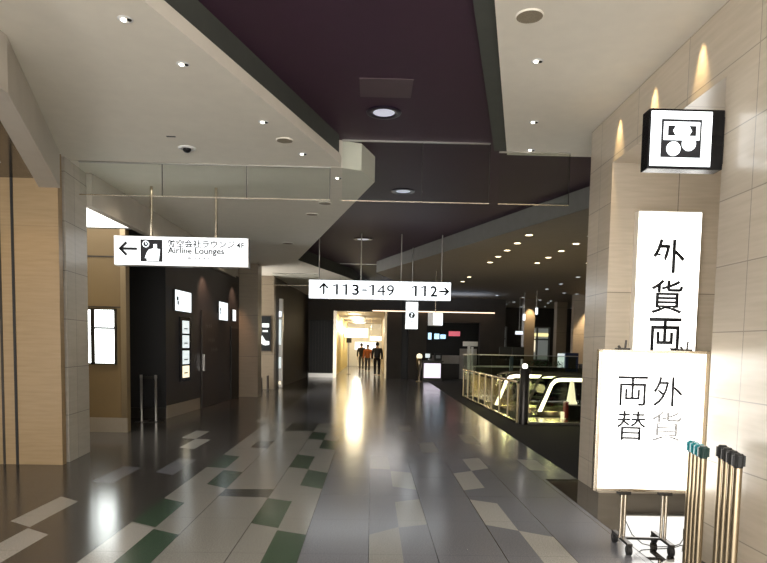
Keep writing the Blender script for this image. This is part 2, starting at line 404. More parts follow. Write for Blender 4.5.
# ------------------------------------------------------------------ setting: left walls
struct('trim_4', MB().prism([(-2.82, -3), (-2.82, 4.95), (-3.89, 7.9), (-4.15, 7.9), (-3.0, 4.95), (-3.0, -3)], 3.47, ZL), M['bulk'], 'angled stone bulkhead above the left entrance')
lw = struct('wall_left', MB().box(-8, -3.92, 7.9, 8.0, 0, ZL), M['stoneLf'], 'warm stone wall facing the hall on the left')
struct('trim_5', MB().box(-4.50, -4.47, 7.885, 7.9, 0, 3.58), M['black'], 'dark vertical groove in the warm stone wall')
struct('trim_6', MB().box(-4.66, -4.635, 7.885, 7.9, 0, 3.58), M['darkmetal'], 'thin groove left of the dark groove')
struct('wall_left_pier', MB().prism([(-5.2, 8.08), (-3.92, 8.08), (-4.0, 8.85), (-5.2, 8.85)], 0, ZL), M['stoneL'], 'grey stone pier end beside the dark groove')
struct('trim_7', MB().box(-5.2, -3.96, 8.0, 8.08, 0, ZL), M['black'], 'black recess line at the pier corner')
struct('wall_left_side', MB().box(-8, -7.8, -3, 13, 0, ZL), M['brownwall'], 'outer wall of the left entrance')
struct('trim_8', MB().prism([(-4.04, 8.85), (-3.92, 8.85), (-3.92, 18.3), (-4.04, 18.3)], 3.45, ZL), M['bulk'], 'stone bulkhead running over the left shops')
bw = MB(); bw.box(-7.8, -4.25, 10.85, 11.0, 0, 3.5)
struct('wall_left_beige', bw, M['beigewall'], 'beige panelled wall with two lit posters')
for z in (3.02, 2.16):
    struct('trim_9' if z > 3 else 'trim_10', MB().box(-7.8, -4.32, 10.84, 10.85, z, z + .02), M['darkmetal'], 'panel joint at height %.2f on the beige wall' % z)
struct('trim_11', MB().box(-4.34, -4.25, 10.83, 10.85, .26, 3.5), M['brass'], 'pale metal edge of the beige wall')
struct('baseboard_left', MB().box(-7.8, -4.24, 10.82, 10.85, 0, .25), M['plinth'], 'steel plinth under the beige wall')
struct('wall_left_alcove', MB().box(-7.8, -4.25, 12.9, 13.0, 0, 3.5), M['black'], 'black wall at the back of the alcove')
struct('baseboard_left_alcove', MB().box(-6.5, -4.25, 12.88, 12.9, 0, .22), M['darkmetal'], 'dark plinth of the alcove')
struct('ceiling_alcove', MB().box(-7.8, -4.05, 10.86, 18.3, 3.5, 3.6), M['black'], 'black ceiling over the alcove')
struct('ceiling_glow', MB().box(-7.8, -4.05, 8.87, 10.84, 3.52, 3.58), M['ceilglow'], 'bright luminous ceiling behind the stone pier')
# dark shop wall, slightly splayed
A0, A1 = Vector((-4.25, 12.9, 0)), Vector((-3.9, 18.3, 0))
dshop = (A1 - A0).normalized(); nshop = Vector((dshop.y, -dshop.x, 0)); LSHOP = (A1 - A0).length
SH = math.atan2(dshop.y, dshop.x)
def shop(o):   # shop frame: local x along the wall, local -y out of it
    o.location = A0; o.rotation_euler = (0, 0, SH); return o
w = shop(struct('wall_left_shop', MB().box(0, LSHOP, .0, .3, 0, 3.5), M['darkwall'], 'dark bronze wall of the left shop'))
shop(struct('baseboard_left_shop', MB().box(0, 2.0, -.02, 0, 0, .26), M['plinth'], 'steel plinth of the dark shop wall'))
# pilaster and beyond
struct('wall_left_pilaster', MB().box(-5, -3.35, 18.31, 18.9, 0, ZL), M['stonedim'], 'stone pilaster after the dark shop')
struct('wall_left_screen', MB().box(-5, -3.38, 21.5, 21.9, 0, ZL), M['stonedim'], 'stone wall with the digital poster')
struct('wall_left_far', MB().prism([(-3.6, 21.9), (-3.38, 21.9), (-3.1, 30), (-3.6, 30)], 0, ZL), M['brownwall'], 'dark wall towards the far corridor')
struct('wall_far_left', MB().box(-4.2, -1.85, 30, 30.3, 0, ZL), M['brownwall'], 'far wall with black shutter')
struct('wall_far_lintel', MB().box(-1.85, .68, 30, 30.3, 3.2, ZL), M['brownwall'], 'lintel over the bright corridor')
struct('wall_far_right', MB().box(.68, 1.42, 30, 30.3, 0, ZL), M['brownwall'], 'dark wall right of the bright corridor')
struct('wall_far_return', MB().box(1.42, 1.75, 30.3, 30.5, 0, ZL), M['black'], 'black gap in the far wall')
struct('wall_far_mid', MB().box(1.75, 2.6, 29.7, 30.3, 0, ZL), M['brownwall'], 'dark wall beside the far shop')
struct('wall_far_shoptop', MB().box(2.6, 5.2, 29.9, 30.3, 2.75, ZL), M['brownwall'], 'wall above the far shop opening')
struct('wall_far_shopback', MB().box(2.2, 6.4, 33, 33.2, 0, 3.9), M['black'], 'black back wall of the far shop')
struct('wall_far_shopside', MB().box(5.2, 6.4, 29.9, 30.3, 0, ZL), M['brownwall'], 'dark wall right of the far shop')
struct('ceiling_shop', MB().box(2.2, 6.4, 30.3, 33, 2.9, 3.0), M['black'], 'black ceiling of the far shop')
struct('wall_far_hall', MB().box(6.4, 16, 36, 36.3, 0, ZL), M['brownwall'], 'end wall of the escalator hall')
struct('wall_hall_right', MB().box(8.6, 16, 26.5, 26.8, 0, ZL), M['stonePier'], 'lit stone wall of the escalator hall')
struct('wall_hall_side', MB().box(15.8, 16, 7.5, 26.5, 0, ZL), M['brownwall'], 'side wall of the escalator hall')
struct('wall_hall_near', MB().box(4.7, 16, 6.75, 6.9, 0, ZL), M['brownwall'], 'added unseen wall behind the limestone pier, shutting out light')  # unseen, added so the open back does not light the hall
struct('wall_hall_side_far', MB().box(15.8, 16, 26.8, 36, 0, ZL), M['brownwall'], 'added unseen side wall closing a light leak in the hall')  # unseen extension, added to stop light leaking in from the side
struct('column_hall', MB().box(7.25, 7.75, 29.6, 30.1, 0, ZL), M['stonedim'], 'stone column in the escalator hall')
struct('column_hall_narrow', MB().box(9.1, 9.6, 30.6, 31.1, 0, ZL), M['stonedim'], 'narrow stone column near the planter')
cor = MB()
struct('wall_corridor_left', MB().box(-2.0, -1.85, 30.3, 47, 0, 3.3), M['yellowwall'], 'yellow corridor wall')
struct('wall_corridor_right', MB().box(.68, .8, 30.5, 47, 0, 3.3), M['tan'], 'tan corridor wall')
struct('wall_corridor_end', MB().box(-2, .8, 47, 47.2, 0, 3.3), M['plainwhite'], 'end of the bright corridor')
struct('ceiling_corridor', MB().box(-2, .8, 30.3, 47, 3.2, 3.3), M['tan'], 'ceiling of the bright corridor')
struct('trim_13', MB().box(-1.86, -1.70, 29.86, 30.0, 0, 3.2), M['steelwarm'], 'shiny metal jamb of the corridor')
struct('trim_14', MB().box(.60, .70, 29.92, 30.0, 0, 3.2), M['brass'], 'pale metal jamb right of the corridor')
struct('baseboard_far', MB().box(-3.05, -1.86, 29.95, 30, 0, .2), M['steel'], 'steel plinth under the black shutter')

# ------------------------------------------------------------------ glass smoke curtains
def smoke_pane(x0, x1, y, z0, z1, label, group, par_cols=True):
    t = thing('glass_smoke_barrier', label, 'glass barrier', ((x0 + x1) / 2, y, z0), 0, group)
    h = (x1 - x0) / 2
    MB().box(-h + .006, h - .006, -.005, .005, .01, z1 - z0 - .01).build('pane', M['glass'], t)
    MB().box(-h, h, -.008, .008, 0, .012).build('bottom_rail', M['steelwarm'], t)
    MB().box(-h, h, -.015, .015, z1 - z0 - .018, z1 - z0 - .002).build('top_rail', M['steel'], t)
    MB().box(h - .007, h, -.007, .007, .012, z1 - z0 - .018).build('joint_strip', M['darkmetal'], t)
    return t
xs = [-3.82, -2.75, -1.66, -.58]
for i in range(3):
    smoke_pane(xs[i], xs[i + 1], 8.255, 3.47, ZL, 'clear hanging glass pane under the cream ceiling, %s from the stone pier' % ORD[i], 'glass smoke barrier panes')
xs = [-.43, .62, 1.5]
for i in range(2):
    smoke_pane(xs[i], xs[i + 1] , 8.255, 3.47, ZP, ['clear hanging glass pane under the plum ceiling beside the cream corner', 'clear hanging glass pane under the plum ceiling, ending at the right cream ceiling'][i], 'glass smoke barrier panes')
smoke_pane(1.62, 2.55, 8.255, 3.47, ZR, 'clear hanging glass pane under the right cream ceiling by the limestone pier', 'glass smoke barrier panes')
smoke_pane(-3.3, -1.75, 20.6, 3.5, ZL, 'distant hanging glass pane left above the pilaster', 'far glass smoke barrier panes')
smoke_pane(-1.1, .3, 20.6, 3.5, ZP, 'distant hanging glass pane under the plum ceiling behind the gate sign', 'far glass smoke barrier panes')

# ------------------------------------------------------------------ signs
# money exchange projecting sign
t = thing('projecting_sign', 'lit square currency exchange pictogram sign projecting from the limestone wall', 'sign', (2.266, 4.655, 2.925)); t.scale = (.93, 1, .93)
MB().box(-.30, .298, -.06, .06, 0, .46, .008).build('casing', M['blackgloss'], t)
MB().box(-.285, .195, -.068, -.058, .02, .44, .004).build('lit_face', M['sign'], t)
px0, pw, pz0, ph = -.205, .315, .085, .29
U = lambda u: px0 + pw * u
V = lambda v: pz0 + ph * v
pg = MB().box(px0, px0 + pw, -.074, -.066, pz0, pz0 + ph).build('pictogram', M['ink'], t)
MB().box(U(.05), U(.95), -.079, -.073, V(.45), V(.93), .004).build('banknote', M['sign'], pg)
MB().disc_y((U(.31), V(.22)), .055, -.079, -.073).build('coin', M['sign'], pg)
MB().disc_y((U(.69), V(.36)), .055, -.0795, -.073).build('coin', M['sign'], pg)
for s, ua, ub in ((-1, .15, .34), (1, .68, .85)):
    um = ub - .07 if s < 0 else ua + .07
    pts = [(ua, .82), (ub, .82), (um, .69), (ub, .56), (ua, .56)] if s < 0 else [(ub, .82), (ub, .56), (ua, .56), (um, .69), (ua, .82)]
    MB().prism_y([(U(x), V(z)) for x, z in pts], -.083, -.078).build('note_mark', M['ink'], pg)
MB().box(.298, .305, -.05, .05, .05, .41).build('wall_bracket', M['darkmetal'], t)

# tall lit wall sign
t = thing('wall_lightbox', 'tall lit vertical exchange sign fixed on the limestone pier', 'sign', (3.155, 6.758, .22))
MB().box(-.345, .345, -.10, 0, 0, 2.86, .006).build('casing', M['cream_lip'], t)
MB().box(-.335, .335, -.106, -.098, .012, 2.848, .003).build('lit_face', M['signbig'], t)
lt = bpy.data.objects.new('lettering', None)
for ch, z, name in zip('外貨両替', (2.385, 1.955, 1.55, 1.13), 'abcd'):
    text('lettering', ch, M['ink'], t, -.175, .175, z, -.107, .36, .003, .012)

# easel sign
EA = math.radians(-3)
t = thing('easel_sign', 'lit currency exchange board on a wheeled easel stand', 'sign', (2.22, 4.86, 0), EA)
fr = MB(); W, H0, H1 = .43, .47, 1.60
for b in ((-W, W, H0, H0 + .025), (-W, W, H1 - .025, H1), (-W, -W + .03, H0, H1), (W - .03, W, H0, H1)):
    fr.box(b[0], b[1], -.03, .03, b[2], b[3], .003)
fr.build('frame', M['steelwarm'], t)
MB().box(-W + .02, W - .02, -.022, .022, H0 + .015, H1 - .015, .002).build('lit_panel', M['signbig'], t)
for ch, x, z, m_ in (('外', .12, 1.275, 'ink'), ('貨', .12, 1.00, 'inkgrey'), ('両', -.155, 1.275, 'ink'), ('替', -.155, 1.00, 'ink')):  # glare put into the ink: one character greyed as if washed out
    text('lettering', ch, M[m_], t, x - .115, x + .115, z, -.0225, .235, .003, .002)
for sx in (-.24, .24):
    cl = MB(); cl.box(sx - .05, sx + .05, -.036, .036, H1, H1 + .014, .003); cl.tube((sx - .03, -.03, H1 + .012), (sx - .045, -.03, H1 + .03), .009); cl.tube((sx + .02, 0, H1), (sx + .025, 0, H1 + .075), .008)
    cl.build('clip', M['darkmetal'], t)
for sx in (-.18, .145):
    p = MB(); p.tube((sx - .015, 0, .085), (sx - .015, 0, H0 + .0), .012); p.tube((sx + .015, 0, .085), (sx + .015, 0, H0), .012)
    p.build('upright', M['steelwarm'], t, True)
    MB().box(sx - .05, sx + .05, -.03, .03, H0 - .028, H0, .004).build('board_clamp', M['darkmetal'], t)
    ft = MB().box(sx - .02, sx + .02, -.19, .19, .074, .096, .004).build('foot', M['darkmetal'], t)
    for sy in (-.165, .165):
        c = MB(); c.tube((sx - .016, sy, .038), (sx + .016, sy, .038), .038, seg=18)
        c.build('caster', M['rubber'], ft, True)
        MB().box(sx - .02, sx + .02, sy - .016, sy + .016, .03, .076, .003).build('caster_fork', M['darkmetal'], ft)
MB().box(-.18, .145, -.012, .012, .076, .094).build('crossbar', M['darkmetal'], t)
MB().path([(-.20, .02, .43), (-.16, .03, .25), (-.08, .05, .1), (.0, .04, .03), (.1, .02, .012), (.25, .05, .01), (.34, .12, .01), (.40, .2, .03), (.42, .25, .1)], .004, 6).build('power_cable', M['rubber'], t, True)

# airline lounge hanging sign
t = thing('hanging_sign', 'lit airline lounge sign with left arrow hanging from two rods', 'sign', (-2.87, 9.5, 2.72))
MB().box(-1.0, 1.0, -.07, .07, 0, .44, .01).build('casing', M['steel'], t)
MB().box(-.99, .99, -.078, -.068, .01, .43, .004).build('lit_face', M['signsoft'], t)
a = MB(); arrow(a, -.775, .245, .25, .095, .038, -.084, -.077, 'left'); a.build('arrow', M['ink'], t)
pg = MB().box(-.60, -.275, -.084, -.077, .06, .385).build('pictogram', M['ink'], t)
pm = MB(); ox, oz, k = -.60, .06, .325 / 120
poly = [(47, 65), (72, 72), (72, 95), (90, 95), (90, 70), (107, 68), (100, 5), (35, 5), (36, 20), (24, 18), (36, 50)]
pm.prism_y([(ox + x * k, oz + z * k) for x, z in poly], -.089, -.083)
pm.disc_y((ox + 30 * k, oz + 95 * k), 18 * k, -.088, -.083)
pm.build('seated_figure', M['sign'], pg)
cd = MB(); cd.disc_y((ox + 30 * k, oz + 95 * k), 13.5 * k, -.0895, -.087); cd.build('clock_dial', M['ink'], pg)
cd = MB(); cd.box(ox + 28 * k, ox + 32 * k, -.0915, -.0885, oz + 95 * k, oz + 105 * k); cd.box(ox + 28 * k, ox + 38 * k, -.0915, -.0885, oz + 93 * k, oz + 97 * k); cd.build('clock_hands', M['sign'], pg)
text('lettering', '航空会社ラウンジ', M['ink'], t, -.20, .80, .335, -.079, .12, .003, .018)
text('lettering', '4', M['ink'], t, .825, .88, .325, -.079, .085, .003, .02)
text('lettering', 'F', M['ink'], t, .895, .94, .325, -.079, .085, .003, .02)
text('lettering', 'Airline Lounges', M['inkmid'], t, -.20, .64, .22, -.079, .12, .003, .022)
for x, w_ in ((-.19, .02), (.10, .05), (.20, .02), (.26, .03), (.33, .03), (.40, .02)): MB().box(x, x + w_, -.081, -.078, .11, .135).build('faint_mark', M['inkgrey'], t)
for x in (-.46, .50):
    MB().tube((x, 0, .44), (x, 0, ZL - 2.72), .022).build('rod', M['steelwarm'], t, True)

# gate sign
t = thing('gate_sign', 'long lit gate number sign hanging over the middle of the hall', 'sign', (.17, 15, 2.68))
MB().box(-1.70, 1.70, -.08, .08, 0, .45, .01).build('casing', M['steel'], t)
MB().box(-1.69, 1.69, -.088, -.078, .01, .44, .004).build('lit_face', M['sign'], t)
a = MB(); arrow(a, -1.34, .225, .25, .10, .045, -.093, -.087, 'up'); a.build('arrow', M['ink'], t)
a = MB(); arrow(a, 1.52, .225, .22, .09, .045, -.093, -.087, 'right'); a.build('arrow', M['ink'], t)
def plain_one(xr, zc, h):
    w = .052
    MB().prism_y([(xr, zc - h / 2), (xr, zc + h / 2), (xr - w * .8, zc + h / 2), (xr - w * 2.5, zc + h * .36), (xr - w * 2.1, zc + h * .25), (xr - w, zc + h * .37), (xr - w, zc - h / 2)], -.092, -.087).build('digit_one', M['ink'], t)
HD = .255
plain_one(-1.00, .225, HD); plain_one(-.78, .225, HD)
text('digit_three', '3', M['ink'], t, -.665, -.50, .225, -.088, HD, .004, .022)
MB().box(-.43, -.31, -.092, -.087, .205, .24).build('dash', M['ink'], t)
plain_one(-.14, .225, HD)
text('digit_four', '4', M['ink'], t, -.07, .125, .225, -.088, HD, .004, .0)
text('digit_nine', '9', M['ink'], t, .16, .335, .225, -.088, HD, .004, .004)
plain_one(.88, .225, HD); plain_one(1.10, .225, HD)
text('digit_two', '2', M['ink'], t, 1.20, 1.37, .225, -.088, HD, .004, .022)
for x in (-1.46, -.46, .50, 1.47):
    MB().tube((x, 0, .45), (x, 0, ZP - 2.68), .014).build('rod', M['steel'], t, True)

# question mark sign and small white sign
t = thing('information_sign', 'lit upright information sign with round question mark hanging beyond the gate sign', 'sign', (1.07, 17, 2.05))
MB().box(-.17, .17, -.05, .05, 0, .74, .006).build('casing', M['white'], t)
MB().box(-.165, .165, -.056, -.048, .006, .734, .003).build('lit_face', M['signblue'], t)
sy = MB(); sy.disc_y((0, .38), .085, -.062, -.055); s_ = sy.build('round_symbol', M['ink'], t)
text('question_mark', '?', M['signblue'], s_, -.035, .035, .38, -.062, .12, .003, .02)
MB().box(-.04, .04, -.058, -.055, .2, .215).build('faint_marks', M['inkgrey'], t)
MB().tube((0, 0, .74), (0, 0, ZL - 2.05 + .35), .012).build('rod', M['steel'], t, True)
t = thing('hanging_sign', 'small white boxy sign hanging on one rod beyond the question mark sign', 'sign', (1.92, 19, 2.22), math.radians(35))
MB().box(-.20, .20, -.12, .12, 0, .40, .01).build('casing', M['white'], t)
MB().box(-.19, .19, -.128, -.118, .02, .38, .004).build('lit_face', M['signblue'], t)
MB().tube((0, 0, .40), (0, 0, ZL - 2.22), .012).build('rod', M['steelwarm'], t, True)

# ------------------------------------------------------------------ ceiling fittings
def downlight(name, label, loc, r, lens, group=None, depth=.02, ring='white'):
    t = thing(name, label, 'ceiling light', loc, 0, group)
    MB().lathe([(r * .8, -depth), (r, -depth * .9), (r * 1.12, -.002), (r * 1.12, 0), (r * .8, 0)], 24).build('trim_ring', M[ring], t, True)
    MB().lathe([(r * .82, -depth * .8), (r * .3, -depth * .95), (.002, -depth)], 20).build('lens', M[lens], t, True)
    return t
def spot_pair(label, loc, group):
    t = thing('downlight', label, 'ceiling light', loc, 0, group)
    MB().lathe([(.035, -.004), (.05, -.004), (.055, 0), (.035, 0)], 20).build('trim_ring', M['white'], t, True)
    MB().sphere((-.012, 0, -.006), .02, (1, 1, .5)).build('lens', M['glint'], t, True)
    MB().sphere((.028, 0, -.005), .018, (1, 1, .5)).build('aperture', M['black'], t, True)
    return t
g = 'small recessed lamps in the cream ceilings'
spot_pair('twin recessed lamp in the left cream ceiling nearest the angled bulkhead', (-1.81, 4.66, ZL), g)
spot_pair('small recessed lamp in the left cream ceiling near its diagonal edge', (-1.61, 5.36, ZL), g)
spot_pair('tiny recessed lamp in the left cream ceiling above the round vent', (-1.17, 6.67, ZL), g)
spot_pair('tiny recessed lamp in the left cream ceiling near its tip', (-.88, 7.73, ZL), g)
spot_pair('first recessed lamp after the round vent in the right cream ceiling', (1.43, 5.69, ZR), g)
spot_pair('second recessed lamp from the round vent in the right cream ceiling', (1.79, 7.18, ZR), g)
spot_pair('recessed lamp at the far end of the right cream ceiling', (2.01, 8.17, ZR), g)
spot_pair('recessed lamp in the cream ceiling just beyond the glass barrier corner', (-.51, 8.79, ZL), g)
def vent(label, loc, r):
    t = thing('ceiling_speaker', label, 'ceiling speaker', loc, 0, 'round ceiling speakers')
    MB().lathe([(r, -.012), (r * 1.08, -.006), (r * 1.08, 0), (r, 0)], 28).build('rim', M['cream_lip'], t, True)
    MB().lathe([(r, -.010), (.002, -.012)], 28).build('grille', mat('speaker grille', (.27, .225, .16), .7, var=.15, scale=120), t, True)
vent('round beige speaker grille in the right cream ceiling', (1.17, 4.94, ZR), .10)
vent('round beige speaker grille in the left cream ceiling', (-1.03, 7.23, ZL), .09)
vent('round speaker grille in the cream ceiling beyond the glass, nearest the corner', (-.81, 10.33, ZL), .10)
vent('round speaker grille in the cream ceiling beyond the glass, second from the corner', (-1.1, 11.22, ZL), .10)
vent('round speaker grille in the cream ceiling beyond the glass, farthest from the corner', (-1.97, 14.47, ZL), .12)
t = thing('dome_camera', 'black dome security camera under the left cream ceiling by the glass barrier', 'security camera', (-2.24, 7.6, ZL + .001))
MB().lathe([(.10, -.0), (.10, -.012), (.075, -.022), (.075, 0)], 24).build('housing', M['white'], t, True)
MB().sphere((0, 0, -.02), .05, (1, 1, .8)).build('dome', M['blackgloss'], t, True)
o = MB().box(-.05, .05, -.012, .012, -.006, 0).build('ceiling_sensor', M['greyband']); o.location = (-2.3, 7.2, ZL); tag(o, 'thin dark slot sensor in the left cream ceiling by the camera', 'sensor')
def plum_lamp(lb, x, y, r):
    t = thing('plum_ceiling_lamp', lb, 'ceiling light', (x, y, ZP), 0, 'round lamps in the plum ceiling')
    MB().lathe([(r * .62, -.010), (r * .8, -.022), (r, -.012), (r, 0), (r * .62, 0)], 28).build('trim_ring', M['purpledark'], t, True)
    MB().lathe([(r * .63, -.006), (r * .3, -.012), (.002, -.014)], 24).build('lens', M['lensdim'], t, True)
M['purpledark'] = mat('dark plum metal', (.02, .01, .025), .3, .3, var=.05)
plum_lamp('round lamp in the plum ceiling beyond the access panel', .09, 7.27, .2)
plum_lamp('round lamp in the plum ceiling beyond the glass barrier', .49, 10.86, .2)
plum_lamp('distant round lamp in the plum ceiling above the gate sign', -.27, 15.8, .24)
t = thing('access_panel', 'pale rectangular access panel in the plum ceiling', 'ceiling panel', (.10, 6.6, ZP))
MB().box(-.27, .27, -.23, .23, -.008, 0).build('panel', M['plumpanel'], t)
# hall downlights on their grid
base = None
rows = [(3.17, [12.8, 13.82, 14.86, 15.9, 17.0, 20.64, 22.11], 'row nearest the plum ceiling'),
        (4.44, [12.76, 13.72, 14.78, 15.87, 16.92], 'second row of the hall ceiling'),
        (5.77, [16.72], 'short row beside the limestone pier')]
far = [(6.58, 20.0), (6.72, 22.26), (6.78, 24.24), (6.89, 28.54), (7.14, 31.45), (6.62, 32.35), (7.94, 25.82), (8.02, 29.82), (8.59, 26.17), (8.69, 30.31), (8.94, 31.68), (8.4, 35.0), (8.46, 33.41), (10.62, 31.19), (11.02, 33.47), (5.6, 30.5), (5.5, 27.6), (7.07, 33.0), (9.9, 29.0), (9.6, 34.6), (11.3, 35.2)]
def hall_light(label, loc, m_):
    t = thing('hall_downlight', label, 'ceiling light', loc, 0, 'downlights of the escalator hall')
    MB().lathe([(.068, -.004), (.09, -.004), (.095, 0), (.068, 0)], 20).build('trim_ring', M['white'], t, True)
    MB().lathe([(.069, -.003), (.002, -.006)], 20).build('lens', M[m_], t, True)
    return t
warm0 = hall_light('lit warm downlight, first in the row nearest the plum ceiling', (3.17, 12.8, ZL), 'lens')
cool0 = None
for X, ys, rn in rows:
    for i, y in enumerate(ys):
        if (X, y) == (3.17, 12.8): continue
        dup(warm0, (X, y, ZL), 'lit warm downlight, %s in the %s' % (ORD[i], rn))
far.sort(key=lambda p: (round(p[0] / 1.2), p[1]))
cnt = {}
for X, y in far:
    r = round(X / 1.2) - 4; cnt[r] = cnt.get(r, 0) + 1
    lb = 'pale distant downlight, %s from the front in far row %d counted from the plum ceiling' % (ORD[cnt[r] - 1], r)
    if cool0 is None: cool0 = hall_light(lb, (X, y, ZL), 'lenscool')
    else: dup(cool0, (X, y, ZL), lb)
for i, (x, y) in enumerate(((-4.6, 6.4), (-4.25, 7.2))):
    downlight('entrance_downlight', ['tiny lamp in the dark glossy ceiling nearer the hall edge', 'tiny lamp in the dark glossy ceiling above the warm stone wall'][i], (x, y, 3.58), .04, 'glint', 'lamps in the dark entrance ceiling', .006, 'darkmetal')

# ------------------------------------------------------------------ stanchions
def stanchion(label, loc, rz, head, group, k, H=.93, R=.16):
    """queue post; base slotted towards its neighbour so the posts nest closely"""
    t = thing('queue_post', label, 'queue barrier post', loc, rz, group)
    z0 = .012 * k
    out = []
    n = 40; sl = .030
    for j in range(n + 1):
        a = math.asin(sl / R) + (2 * PI - 2 * math.asin(sl / R)) * j / n
        out.append((R * math.cos(a), R * math.sin(a)))
    poly = out + [(.030, -sl), (.030, sl)]
    b = MB(); b.prism(poly, z0, z0 + .010); b.build('base', M['steel'], t)
    MB().lathe([(.024, z0 + .010), (.024, H - .09), (.021, H - .07)], 20).build('post', M['brass'], t, True)
    h = MB(); h.lathe([(.026, H - .085), (.026, H - .005), (.022, H)], 20); h.build('head', M[head], t, True)
    for sx, sy in ((1, 0), (-1, 0), (0, 1), (0, -1)):
        c = MB(); c.box(sx * .028 - (.008 if sx else .012), sx * .028 + (.008 if sx else .012), sy * .028 - (.008 if sy else .012), sy * .028 + (.008 if sy else .012), H - .075, H - .01, .002)
        c.build('belt_clip', M['rubber' if head == 'rubber' else head], t)
    return t
nm = ['farthest from the camera', 'second from the back', 'third from the back', 'at the front']
for i in range(4):
    f = i / 3
    stanchion('gold queue post with %s head beside the lit easel, %s' % ('teal' if i < 3 else 'dark green', nm[i]),
              (2.335 - .055 * f, 4.42 - .26 * f, .003), math.atan2(.26, .055), 'teal' if i < 3 else 'darkgreen', 'queue posts beside the easel', i, .95)
for i in range(4):
    f = i / 3
    stanchion('gold queue post with black head by the limestone wall, %s' % nm[i],
              (2.30 - .09 * f, 3.97 - .33 * f, 0), math.atan2(.33, .09), 'rubber', 'queue posts by the limestone wall', i, .99, .085)

# ------------------------------------------------------------------ left side fittings
def poster(label, x0, x1, z0, z1, bars):
    t = thing('lit_poster', label, 'poster light box', ((x0 + x1) / 2, 10.84, z0), 0, 'lit posters on the beige wall')
    h = (x1 - x0) / 2
    f = MB()
    for b in ((-h, h, 0, .025), (-h, h, z1 - z0 - .025, z1 - z0), (-h, -h + .03, 0, z1 - z0), (h - .03, h, 0, z1 - z0)): f.box(b[0], b[1], -.05, 0, b[2], b[3])
    for zb in bars: f.box(-h, h, -.055, 0, zb - .01, zb + .025)
    f.build('frame', M['darkmetal'], t)
    MB().box(-h + .02, h - .02, -.04, -.004, .02, z1 - z0 - .02).build('lit_face', M['panelglow'], t)
poster('larger white lit poster with a crossbar on the beige wall beside the alcove', -4.80, -4.41, 1.18, 2.14, [.62])
poster('narrow white lit poster on the beige wall partly behind the stone pier', -5.15, -4.81, 1.18, 2.14, [])
for i, x in enumerate((-4.52, -4.24)):
    t = thing('belt_post', ['steel belt post in front of the black alcove, nearer the beige wall', 'steel belt post in front of the black alcove, nearer the dark shop'][i], 'queue barrier post', (x, 12.25, 0), 0, 'belt posts of the alcove')
    MB().lathe([(.13, 0), (.13, .008), (.03, .02)], 24).build('base', M['darkmetal'], t, True)
    MB().lathe([(.024, .018), (.024, .86), (.028, .865), (.028, .93), (.02, .935)], 18).build('post', M['steel'], t, True)
    if i == 0: MB().box(.03, .245, -.006, .006, .86, .91).build('belt', M['darkmetal'], t)
def shop_thing(name, label, cat, s, z, group=None):
    p = A0 + dshop * s + nshop * .0
    return thing(name, label, cat, (p.x, p.y, z), SH, group)
def lit_square(label, s, w_, z0, z1, mark=True, out=.05):
    t = shop_thing('shop_sign', label, 'sign', s, z0, 'small lit signs on the dark shop')
    MB().box(-w_ / 2, w_ / 2, -out, -.002, 0, z1 - z0, .004).build('casing', M['darkmetal'], t)
    MB().box(-w_ / 2 + .006, w_ / 2 - .006, -out - .006, -out + .002, .006, z1 - z0 - .006).build('lit_face', M['signblue'], t)
    if mark:
        b = MB(); b.box(-w_ * .42, -w_ * .32, -out - .009, -out - .005, (z1 - z0) * .5, (z1 - z0) * .68); b.box(-w_ * .38, -w_ * .30, -out - .009, -out - .005, (z1 - z0) * .3, (z1 - z0) * .48); b.build('dark_mark', M['ink'], t)
# positions along the wall found from the photo
lit_square('lit white square sign on the dark shop wall above the display column', .86, .95, 2.25, 2.70)
lit_square('lit white sign on the dark shop wall above the brown door', 3.75, .75, 2.18, 2.66)
lit_square('small lit white sign on the dark shop wall next to the pilaster', 4.75, .30, 2.20, 2.52, False)
t = shop_thing('display_column', 'column of four lit notices on the dark shop wall', 'notice display', 1.05, .78)
MB().box(-.32, .32, -.03, -.002, -.06, 1.36).build('backing', M['blackgloss'], t)
for k, (za, zb, mk) in enumerate(((.02, .28, 'escdim'), (.32, .62, 'signdim'), (.68, .96, 'signdim'), (1.0, 1.28, 'signdim'))):
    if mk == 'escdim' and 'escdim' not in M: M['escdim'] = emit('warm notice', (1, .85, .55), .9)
    if mk == 'signdim' and 'signdim' not in M: M['signdim'] = emit('pale notice', (.75, .85, .85), .65)
    n = MB().box(-.2, .2, -.036, -.028, za, zb).build('notice', M[mk], t)
    MB().box(-.12, .1, -.039, -.035, za + .09, za + .12).build('notice_print', M['inkgrey'], n)
t = shop_thing('shop_door', 'brown door leaf in the dark shop wall with faint grey figures', 'door', 2.75, 0)
MB().box(-.62, .62, -.03, -.002, .02, 2.36, .004).build('leaf', M['darkdoor'], t)
ha = MB(); ha.box(-.56, -.53, -.07, -.03, .9, 1.3); ha.build('handle', M['steel'], t)
d = MB()
for r_, zz in ((0, 1.95), (1, 1.60), (2, 1.36)):
    for q in range(4):
        x = -.35 + r_ * .22 + q * .13
        d.box(x, x + .015, -.033, -.029, zz, zz + .10); d.box(x, x + .07, -.033, -.029, zz + .04, zz + .055)
d.build('faint_figures', mat('faint figure paint', (.16, .15, .145), .6), t)
t = shop_thing('shop_door', 'narrow black doorway in the dark shop wall beside the pilaster', 'door', 4.9, 0)
MB().box(-.36, .36, -.03, -.002, .02, 2.0, .004).build('leaf', M['black'], t)
MB().box(-.38, .38, -.035, -.002, 2.0, 2.05).build('door_head', M['darkmetal'], t)
lamp('SPOT', (-3.75, 15.0, 3.4), 80, (1, .62, .42), .05, (-4.15, 15.3, 2.3), 75, .6, name='copper glow fill')  # spots added to imitate the copper glow reflected above the doors
